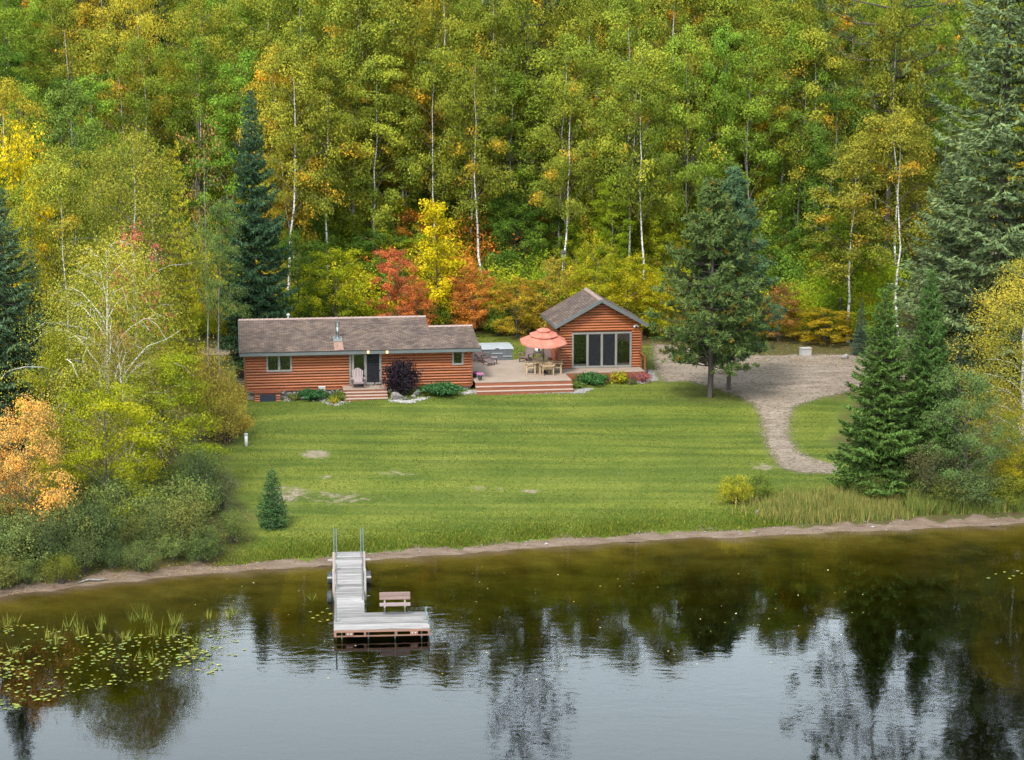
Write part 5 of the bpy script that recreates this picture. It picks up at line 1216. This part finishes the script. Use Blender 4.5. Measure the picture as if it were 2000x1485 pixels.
# dining table
tcen = on_deck(1061.5, 728.5)
tb = empty('dining_table', tcen, PHI, label='round pale wood dining table under the coral parasol', cat='table')
for i in range(11):
    y0 = -.62 + i * .113; y1 = y0 + .107; ym = max(abs(y0), abs(y1)); h_ = math.sqrt(max(.03, .63 ** 2 - ym ** 2)) + .02
    MB().box(-h_, h_, y0, y1, .70, .735).build('top_slat', M['pine_wood'], tb)
MB().lathe([(.52,.63),(.52,.695)], 20).build('apron', M['pine_wood'], tb)
for a in (.8, 2.37, 3.94, 5.5): MB().box(.42 * math.cos(a) - .04, .42 * math.cos(a) + .04, .42 * math.sin(a) - .04, .42 * math.sin(a) + .04, 0, .63).build('leg', M['pine_wood'], tb)
for ang, lab in ((-1.45, 'pale wood dining chair with its back to the lake'), (math.pi - .1, 'pale wood dining chair on the long cabin side of table'), (-.12, 'pale wood dining chair on the guest cabin side of table'), (1.7, 'pale wood dining chair on the hot tub side of table')):
    d = .92; q = Vector((tcen.x + d * math.cos(PHI + ang), tcen.y + d * math.sin(PHI + ang), ZD))
    adirondack(q, PHI + ang - math.pi / 2, lab, wood='pine_wood', back=.58, lean=.22, low=.44, upright=True).name = 'dining_chair'
# parasol
um = empty('parasol', (tcen.x, tcen.y, ZD), PHI, label='coral three tier parasol over the dining table', cat='parasol')
MB().tube([(0,0,0),(0,0,2.75)], .024, 10).build('pole', M['black'], um)
MB().lathe([(.26,0),(.26,.05),(.05,.08),(.05,.25)], 16).build('base', M['black'], um)
def canopy(r0, z0, r1, z1, sag=.05, off=.37, val=.06):
    m = MB(); n = 8; rows = 5; vsx = []
    for i in range(rows + 1):
        t_ = i / rows
        for j in range(n * 4):
            a = off + 2 * math.pi * j / (n * 4); fr_ = (j % 4) / 4.; chord = math.cos(math.pi / n) / math.cos(2 * math.pi * fr_ / n - math.pi / n)
            rr_ = r0 + (r1 - r0) * t_; z_ = z0 + (z1 - z0) * t_ ** 1.18 - sag * t_ * (math.sin(math.pi * fr_)) * .8
            vsx.append((rr_ * chord * math.cos(a), rr_ * chord * math.sin(a), z_))
    k = n * 4
    for j in range(k):
        x, y, z = vsx[rows * k + j]; vsx.append((x * 1.005, y * 1.005, z - val))
    m.add(vsx, [(i*k+j, i*k+(j+1)%k, (i+1)*k+(j+1)%k, (i+1)*k+j) for i in range(rows + 1) for j in range(k)])
    return m
tilt = empty('canopy_frame', (0, 0, 2.0)); tilt.parent = um; bpy.data.objects.remove(tilt)
TL = math.radians(7.5)
def tl(o): o.location = (0, .02, 1.98); o.rotation_euler = (TL, 0, 0); return o
cn = tl(canopy(.55, .46, 1.52, .02).build('canopy', M['coral'], um))
cn2 = tl(canopy(.26, .68, .90, .46, .03, val=.045).build('upper_canopy', M['coral'], um))
cn3 = tl(canopy(.02, .88, .44, .73, .02, val=.04).build('top_canopy', M['coral'], um))
for i in range(8):
    a = .37 + 2 * math.pi * i / 8; tl(MB().tube([(.05*math.cos(a), .05*math.sin(a), .56), (1.5*math.cos(a), 1.5*math.sin(a), .0)], .01, 5).build('rib', M['black'], um))
tl(MB().lathe([(.03,.86),(.04,.90),(.015,.95)], 10).build('finial', M['black'], um))
# hot tub
ht = on_deck(966.5, 704); hb = empty('hot_tub', (ht.x, ht.y + 1.02, ZD - .10), PHI, label='square grey hot tub with pale folding lid behind deck', cat='hot tub')
hw = 1.02
MB().box(-hw, hw, -hw, hw, 0, .82).build('cabinet', M['tubgrey'], hb)
for x in np.linspace(-hw + .12, hw - .12, 9): MB().box(x - .1, x + .1, -hw - .015, -hw, .06, .78).build('panel', M['tubgrey'], hb)
for s in (0, 1):
    y0, y1 = (-hw - .06, -.02) if s == 0 else (.02, hw + .06)
    MB().add([(-hw-.06,y0,.82),(hw+.06,y0,.82),(hw+.06,y1,.82),(-hw-.06,y1,.82),(-hw-.03,y0+.03,.93 if s==0 else .97),(hw+.03,y0+.03,.93 if s==0 else .97),(hw+.03,y1-.01,.97 if s==0 else .93),(-hw-.03,y1-.01,.97 if s==0 else .93)], [(0,3,2,1),(4,5,6,7),(0,1,5,4),(1,2,6,5),(2,3,7,6),(3,0,4,7)]).build('lid', M['lidgrey'], hb)
MB().box(-.12, .12, -hw - .075, -hw - .055, .85, .89).build('lid_strap', M['black'], hb)
for x0, x1, z in ((-.35, .35, .53), (.4, .98, .33)): MB().box(x0, x1, -hw - .05, -hw - .01, z, z + .05).build('trim_bar', M['lidgrey'], hb)
hs = empty('tub_steps', (ht.x - 1.35 * CU, ht.y - .2, ZD), PHI, label='dark step block with pale edges beside the hot tub', cat='steps')
MB().box(-.3, .3, -.2, .35, 0, .2).build('lower_step', M['tubgrey'], hs); MB().box(-.3, .3, .05, .35, .2, .42).build('upper_step', M['tubgrey'], hs)
ac = PZ(928.5, 704, ZD); a_ = empty('air_conditioner', (ac.x, ac.y + .1, ZD - .02), PHI, label='pale green grey cooling unit at the cabin corner on deck', cat='air conditioner')
MB().box(-.28, .28, -.15, .2, 0, .85).build('housing', mk('pale_green_metal', (.30,.38,.33), (.36,.44,.39), 2, rough=.5), a_); MB().box(-.24, .24, -.165, -.152, .1, .7).build('grille', M['tubgrey'], a_)
# flower pot, wall planter, towel
fp = on_deck(937.5, 743); pt = empty('flower_pot', fp, label='green pot of pink flowers at the front edge of deck', cat='flower pot')
MB().lathe([(.10,0),(.15,.28),(.165,.30),(.14,.30)], 14).build('pot', M['pot'], pt)
fm = put('flowers', FLOW[1], None, pt, (0, 0, .26)); fm.scale = (.55, .55, .5); fm.color = (.42,.17,.30,1)
wp = fd_.w(.25, .6, 0); pt = empty('flower_pot', wp, label='low dark planter with purple petunias against the cabin corner', cat='flower pot')
MB().lathe([(.14,0),(.17,.22),(.15,.24)], 12).build('pot', M['black'], pt); fm = put('flowers', FLOW[1], None, pt, (.05, 0, .22)); fm.scale = (.6, .45, .4); fm.color = (.20,.05,.16,1)
tw = fs.w(-.22, .55, 0); tw_ = empty('closed_parasol', tw, PHI, label='folded coral parasol leaning beside the guest cabin corner', cat='parasol')
MB().tube([(0,0,0),(.03,.05,1.6)], .02, 8).build('pole', M['black'], tw_); MB().tube([(.012,.02,.5),(.02,.035,.9),(.028,.045,1.5)], [.11,.10,.03], 10).build('canopy', M['coral'], tw_)

# ------------------------------------------------------------------ water plants
RL = random.Random(9); rl_np = np.random.RandomState(9)
def pad_mesh(seed):
    r = random.Random(seed); n = 11; v = [(0, 0, .012)]; st = .35
    for i in range(n):
        a = st + (2 * math.pi - 2 * .25) * i / (n - 1); q = 1 + r.uniform(-.08, .08); v.append((q * math.cos(a), q * .9 * math.sin(a), .012 + r.uniform(-.004, .012)))
    m = MB().add(v, [(0, i, i + 1) for i in range(1, n)]); me = m.mesh('lily_pad', M['lily'])
    at_ = me.attributes.new('col', 'FLOAT_COLOR', 'POINT'); at_.data.foreach_set('color', [1.] * (4 * len(v))); return me
PADS = [pad_mesh(i) for i in range(5)]
pad_pts = []; tries = 0
centers = [(RL.uniform(0, 460), RL.uniform(1215, 1385)) for _ in range(75)]
while len(pad_pts) < 292 and tries < 9000:
    tries += 1
    if RL.random() < .7: c = RL.choice(centers); px, py = c[0] + RL.gauss(0, 22), c[1] + RL.gauss(0, 9)
    else: px, py = RL.uniform(-10, 480), RL.uniform(1205, 1410)
    up_, lo_ = np.interp(px, [0, 90, 250, 480], [1212, 1225, 1243, 1222]), np.interp(px, [0, 120, 230, 420, 480], [1400, 1362, 1338, 1318, 1300])
    if not (up_ < py < lo_) or px > 480: continue
    pad_pts.append((px, py))
pad_pts += [(640,1190),(646,1200),(630,1197),(620,1203),(640,1212),(612,1208),(606,1196),(625,1215),(1930,1130),(1945,1122),(1962,1118),(1980,1126),(1995,1121),(1972,1131),(1988,1116)]
pad_mats = [((.165,.18,.035), 'yellow green'), ((.135,.165,.045), 'pale green'), ((.21,.18,.04), 'yellowing'), ((.11,.13,.05), 'dull green')]
for i, (px, py) in enumerate(pad_pts):
    p = PZ(px, py, .004); s_ = RL.uniform(.05, .095); c, n_ = pad_mats[0 if (u := RL.random()) < .5 else 1 if u < .78 else 2 if u < .9 else 3]
    where = 'beside the dock' if 600 < px < 660 else ('off the right bank' if px > 1500 else 'in the shallows left of the dock')
    o = put('lily_pad', PADS[i % 5], None, None, (p.x, p.y, .006 + RL.uniform(0, .006)), (RL.uniform(-.05, .05), RL.uniform(-.05, .05), RL.uniform(0, 6.28)), label=n_ + ' lily pad floating ' + where, cat='lily pad', group=n_ + ' lily pads ' + where)
    o.scale = (s_, s_, 1); o.color = (*jit(tuple(.78 * q for q in c), RL, .18), 1)
_pp = []
while len(_pp) < 330:
    c = RL.choice(centers); px, py = c[0] + RL.gauss(0, 26), c[1] + RL.gauss(0, 11)
    if np.interp(px, [0, 90, 250, 480], [1212, 1225, 1243, 1222]) < py < np.interp(px, [0, 120, 230, 420, 480], [1400, 1362, 1338, 1318, 1300]) and px < 470: _pp.append(PZ(px, py, 0))
_q = np.array([[v.x, v.y, .012] for v in _pp]); _n = 8; _a = np.linspace(0, 6.283, _n, endpoint=False)
_rad = rl_np.uniform(.035, .075, len(_q)); _V = _q[:, None, :] + np.stack([np.cos(_a), np.sin(_a), 0 * _a], -1)[None] * _rad[:, None, None]
_c = np.array([c for c, _ in pad_mats])[rl_np.choice(4, len(_q), p=[.4, .3, .15, .15])] * .7
put('small_lily_pads', np_mesh('small_lily_pads', _V, _n, _c, M['blade']), kind='stuff', label='small young lily pads between the larger ones', cat='lily pads')
def blades(P, H, W, r, lean=.25, col=None):
    n = len(P); a = r.uniform(0, 6.283, n); d = np.column_stack([np.cos(a), np.sin(a), np.zeros(n)]); t_ = r.normal(0, lean, (n, 2)); H = np.asarray(H) * r.uniform(.6, 1.15, n)
    tip = P + np.column_stack([t_[:, 0] * H, t_[:, 1] * H, H]); w = (np.asarray(W) * r.uniform(.7, 1.3, n))[:, None] * .5
    return np.stack([P - d * w, P + d * w, tip], 1)
def reed_mesh(seed, n, rad, H, base=(.105,.122,.022)):
    r = np.random.RandomState(seed); P = np.column_stack([r.normal(0, rad, (n, 2)), np.full(n, -.25)]); V = blades(P, np.full(n, H + .25), .035, r, .14); v = 1 + r.normal(0, .2, n); h = r.uniform(-.1, .3, n)
    return np_mesh('reeds', V, 3, np.clip(np.stack([v * base[0] * (1 + h), v * base[1], v * base[2]], -1), 0, 1), M['blade'])
REEDS = [reed_mesh(i, 15, .085, .95) for i in range(4)]
for i, (px, py, h) in enumerate(((8,1222,30),(22,1215,20),(130,1225,38),(152,1238,42),(165,1240,36),(196,1230,34),(204,1216,20),(108,1258,34),(98,1245,26),(262,1212,26),(280,1208,40),(292,1214,30),(288,1240,32),(304,1242,34),(245,1248,22),(340,1220,34),(348,1214,26),(338,1240,20),(452,1199,26),(444,1206,20),(412,1204,16),(390,1250,18),(612,1170,22),(26,1275,22),(270,1285,20),(295,1290,22),(375,1275,18),(240,1245,18),(210,1250,16),(330,1242,24))):
    p = PZ(px, py, 0); o = put('reed_clump', REEDS[i % 4], None, None, (p.x, p.y, 0), (0, 0, i * 1.1), label='slender green reed clump standing in the lily pad shallows' if px < 600 else 'slender reed clump in the water beside the dock wheels', cat='reeds', group='reed clumps in the shallows' if px < 600 else None)
    o.scale = (1, 1, h / 52.)
# tall reeds on the right bank, long grass along the shore, short grass on the lawn, fallen leaves: nobody could count them
def grass_obj(name, X, Y, H, W, cols, seed, label, lean=.3):
    r = np.random.RandomState(seed); P = np.column_stack([X, Y, hgt(X, Y) - .01]); V = blades(P, H, W, r, lean); v = 1 + r.normal(0, .2, len(X)); c = cols * v[:, None]
    return put(name, np_mesh(name, V, 3, np.clip(c, 0, 1), M['blade']), kind='stuff', label=label, cat='grass')
rg = np.random.RandomState(4)
def pick(n, palette, w): 
    p = np.array(palette); return p[rg.choice(len(p), n, p=np.array(w) / sum(w))]
def band(n, px0, px1, s0, s1):
    px = rg.uniform(px0, px1, n); s = rg.uniform(s0, s1, n); X = (px - 1000) / F_PX * 93.; X = X + 0; Y = shore_y(X) + s; return X, Y
X, Y = band(9500, 1535, 1800, 1.4, 4.6); X = X - rg.exponential(.5, len(X)); Y = Y + rg.exponential(.4, len(X)) - .3; grass_obj('tall_reeds', X, Y, (.45 + .35 * np.abs(np.sin(X * 1.7 + np.sin(Y * 2.)) * np.cos(X * .63))), .04, pick(len(X), [(.11,.12,.026),(.075,.105,.022),(.20,.15,.055),(.15,.13,.036)], [3,3,2,2]), 11, 'tall pale reeds on the right bank beside the sand', .16)
X, Y = band(6500, 1800, 2080, 1.6, 4.4); grass_obj('tall_reeds', X, Y, np.full(len(X), .8), .05, pick(len(X), [(.07,.10,.022),(.09,.112,.022),(.14,.125,.035)], [3,3,2]), 12, 'green reeds on the right bank below the golden birch', .2)
X, Y = band(30000, 460, 1560, 0, 1); ss_ = .85 + .5 * np.sin(X * 1.1) * .4 + rg.gamma(1.6, .95, len(X)); Y = shore_y(X) + ss_
hh = .09 + .17 * np.exp(-((Y - shore_y(X) - 1.7) / .8) ** 2) * (.55 + .45 * np.sin(X * 1.3 + np.sin(X * .37) * 2)); grass_obj('shore_grass', X, Y, hh, .045, pick(len(X), [(.064,.092,.012),(.10,.108,.015),(.046,.075,.010),(.14,.125,.022)], [4,3,3,1]), 13, 'long uncut grass fringing the sandy shore', .3)
n = 210000; xmin, xmax, ymin, ymax = LAWN[:, 0].min(), LAWN[:, 0].max(), LAWN[:, 1].min(), LAWN[:, 1].max()
X = rg.uniform(xmin, xmax, n); Y = rg.uniform(ymin, ymax, n); k = in_poly(LAWN, X, Y) & (Y - shore_y(X) > 2.)
u_ = (X - fc.o.x) * CU + (Y - fc.o.y) * SU; v_ = -(X - fc.o.x) * SU + (Y - fc.o.y) * CU
k &= ~((u_ > -.2) & (u_ < CW + 8) & (v_ > -.9) & (v_ < 8)); k &= ~(in_poly(DRIVE, X, Y) & (rg.uniform(size=n) < np.where(dist_poly(DRIVE, X, Y) < .45, .45, .92)))
za = ground_attr(X, Y, X * 0)[:, 0]; k &= rg.uniform(size=n) > za * 1.15; X, Y = X[k], Y[k]; n = len(X)
str_ = np.sin((Y - .07 * X) * 2.1 + .5 * np.sin(X * .3)) * .5 + np.sin((Y - .05 * X) * .9) * .5
def vnoise(x, y, sc, seed):
    g = np.random.RandomState(seed).rand(256, 256); u = x * sc + 500.; v = y * sc + 500.; i = np.floor(u).astype(int); j = np.floor(v).astype(int); a = u - i; b = v - j; a = a * a * (3 - 2 * a); b = b * b * (3 - 2 * b); i &= 255; j &= 255; i1 = (i + 1) & 255; j1 = (j + 1) & 255
    return (g[i, j] * (1 - a) + g[i1, j] * a) * (1 - b) + (g[i, j1] * (1 - a) + g[i1, j1] * a) * b
pat = .5 + .5 * np.sin(X * .23 + 1.2 * np.sin(Y * .19)) * np.sin(Y * .27 + 1.1 * np.sin(X * .17 + 1))
dry = np.clip(.25 + .55 * pat + .5 * sstep(14, 3, Y - shore_y(X)) * .6 - .3, 0, 1) + rg.normal(0, .12, n) + .7 * (vnoise(X, Y * 1.6, .45, 1) - .5) + .7 * (vnoise(X, Y * 1.3, 1.4, 2) - .5)
cols = np.array([.053,.076,.013])[None] * (1 - np.clip(dry, 0, 1))[:, None] + np.array([.104,.112,.022])[None] * np.clip(dry, 0, 1)[:, None]
cols = cols * (1.02 + .18 * str_ + .5 * (vnoise(X * .35, Y * 1.5, 1.1, 3) - .5))[:, None]
grass_obj('lawn_grass', X, Y, np.full(n, .065), .05, cols, 14, 'short mown grass of the lawn', .5)
def leaf_litter(name, X, Y, size, palette, w, label, seed, z=None):
    r = np.random.RandomState(seed); P = np.column_stack([X, Y, (hgt(X, Y) if z is None else np.full(len(X), z)) + .02]); V = leaf_quads(P, size, r, 6., .7); c = pick(len(X), palette, w) * (1 + r.normal(0, .2, len(X)))[:, None]
    return put(name, np_mesh(name, V, 4, np.clip(c, 0, 1), M['blade']), kind='stuff', label=label, cat='leaves')
n = 15000; X = rg.uniform(-16, 26, n); Y = rg.uniform(128, 152, n); leaf_litter('fallen_leaves', X, Y, .10, [(.22,.12,.03),(.30,.22,.03),(.16,.07,.03),(.12,.11,.03)], [3,3,2,2], 'fallen leaves strewn along the forest edge', 15)
X, Y = band(1500, -60, 560, .15, 1.8); leaf_litter('fallen_leaves', X, Y, .06, [(.34,.26,.05),(.26,.13,.05),(.14,.08,.05)], [2,2,3], 'fallen leaves on the left beach', 16)
n = 900; X = rg.uniform(-16, 16, n); Y = rg.uniform(93, 117, n); leaf_litter('fallen_leaves', X, Y, .055, [(.22,.17,.03),(.16,.10,.03),(.26,.22,.06)], [3,2,2], 'few fallen leaves scattered over the lawn', 19)
n = 130; px = rg.uniform(300, 1700, n); py = rg.uniform(1105, 1330, n) ; q = [PZ(a, b, 0) for a, b in zip(px, py)]; X = np.array([v.x for v in q]); Y = np.array([v.y for v in q]); k = Y < shore_y(X) - .3
leaf_litter('floating_leaves', X[k], Y[k], .075, [(.42,.38,.18),(.40,.33,.08),(.30,.28,.12)], [3,2,2], 'scattered yellow leaves floating on the lake', 17, z=0.)
X, Y = band(2600, -80, 2080, .02, 1.5); leaf_litter('beach_debris', X, Y, .055, [(.05,.035,.02),(.10,.07,.04),(.16,.13,.10)], [3,3,1], 'dark twigs and leaf debris along the waterline', 21)
X, Y = band(240, -80, 2080, .0, 1.3); _ic = np.array([[1,0,0],[-1,0,0],[0,1,0],[0,-1,0],[0,0,.6],[0,0,-.6]], float); _F = np.array([[0,2,4],[2,1,4],[1,3,4],[3,0,4],[2,0,5],[1,2,5],[3,1,5],[0,3,5]])
_sz = rg.gamma(1.6, .014, len(X)) + .012; _B = (_ic[None] * _sz[:, None, None] * rg.uniform(.7, 1.3, (len(X), 1, 3)) + np.stack([X, Y, hgt(X, Y) + _sz * .2], -1)[:, None, :])[:, _F].reshape(-1, 3, 3)
put('beach_pebbles', np_mesh('beach_pebbles', _B, 3, None, M['stone']), kind='stuff', label='small stones scattered on the sandy shore', cat='pebbles')
# driftwood on the left beach
a, b = G(152, 1140), G(210, 1134); dw = MB().tube([(a.x, a.y, a.z + .04), ((a.x*2+b.x)/3, (a.y*2+b.y)/3 + .1, a.z + .10), ((a.x+2*b.x)/3, (a.y+2*b.y)/3, b.z + .07), (b.x, b.y, b.z + .05)], [.02,.045,.04,.02], 7).build('driftwood', M['palebark'], smooth=True, label='grey driftwood branch lying on the left beach', cat='driftwood')
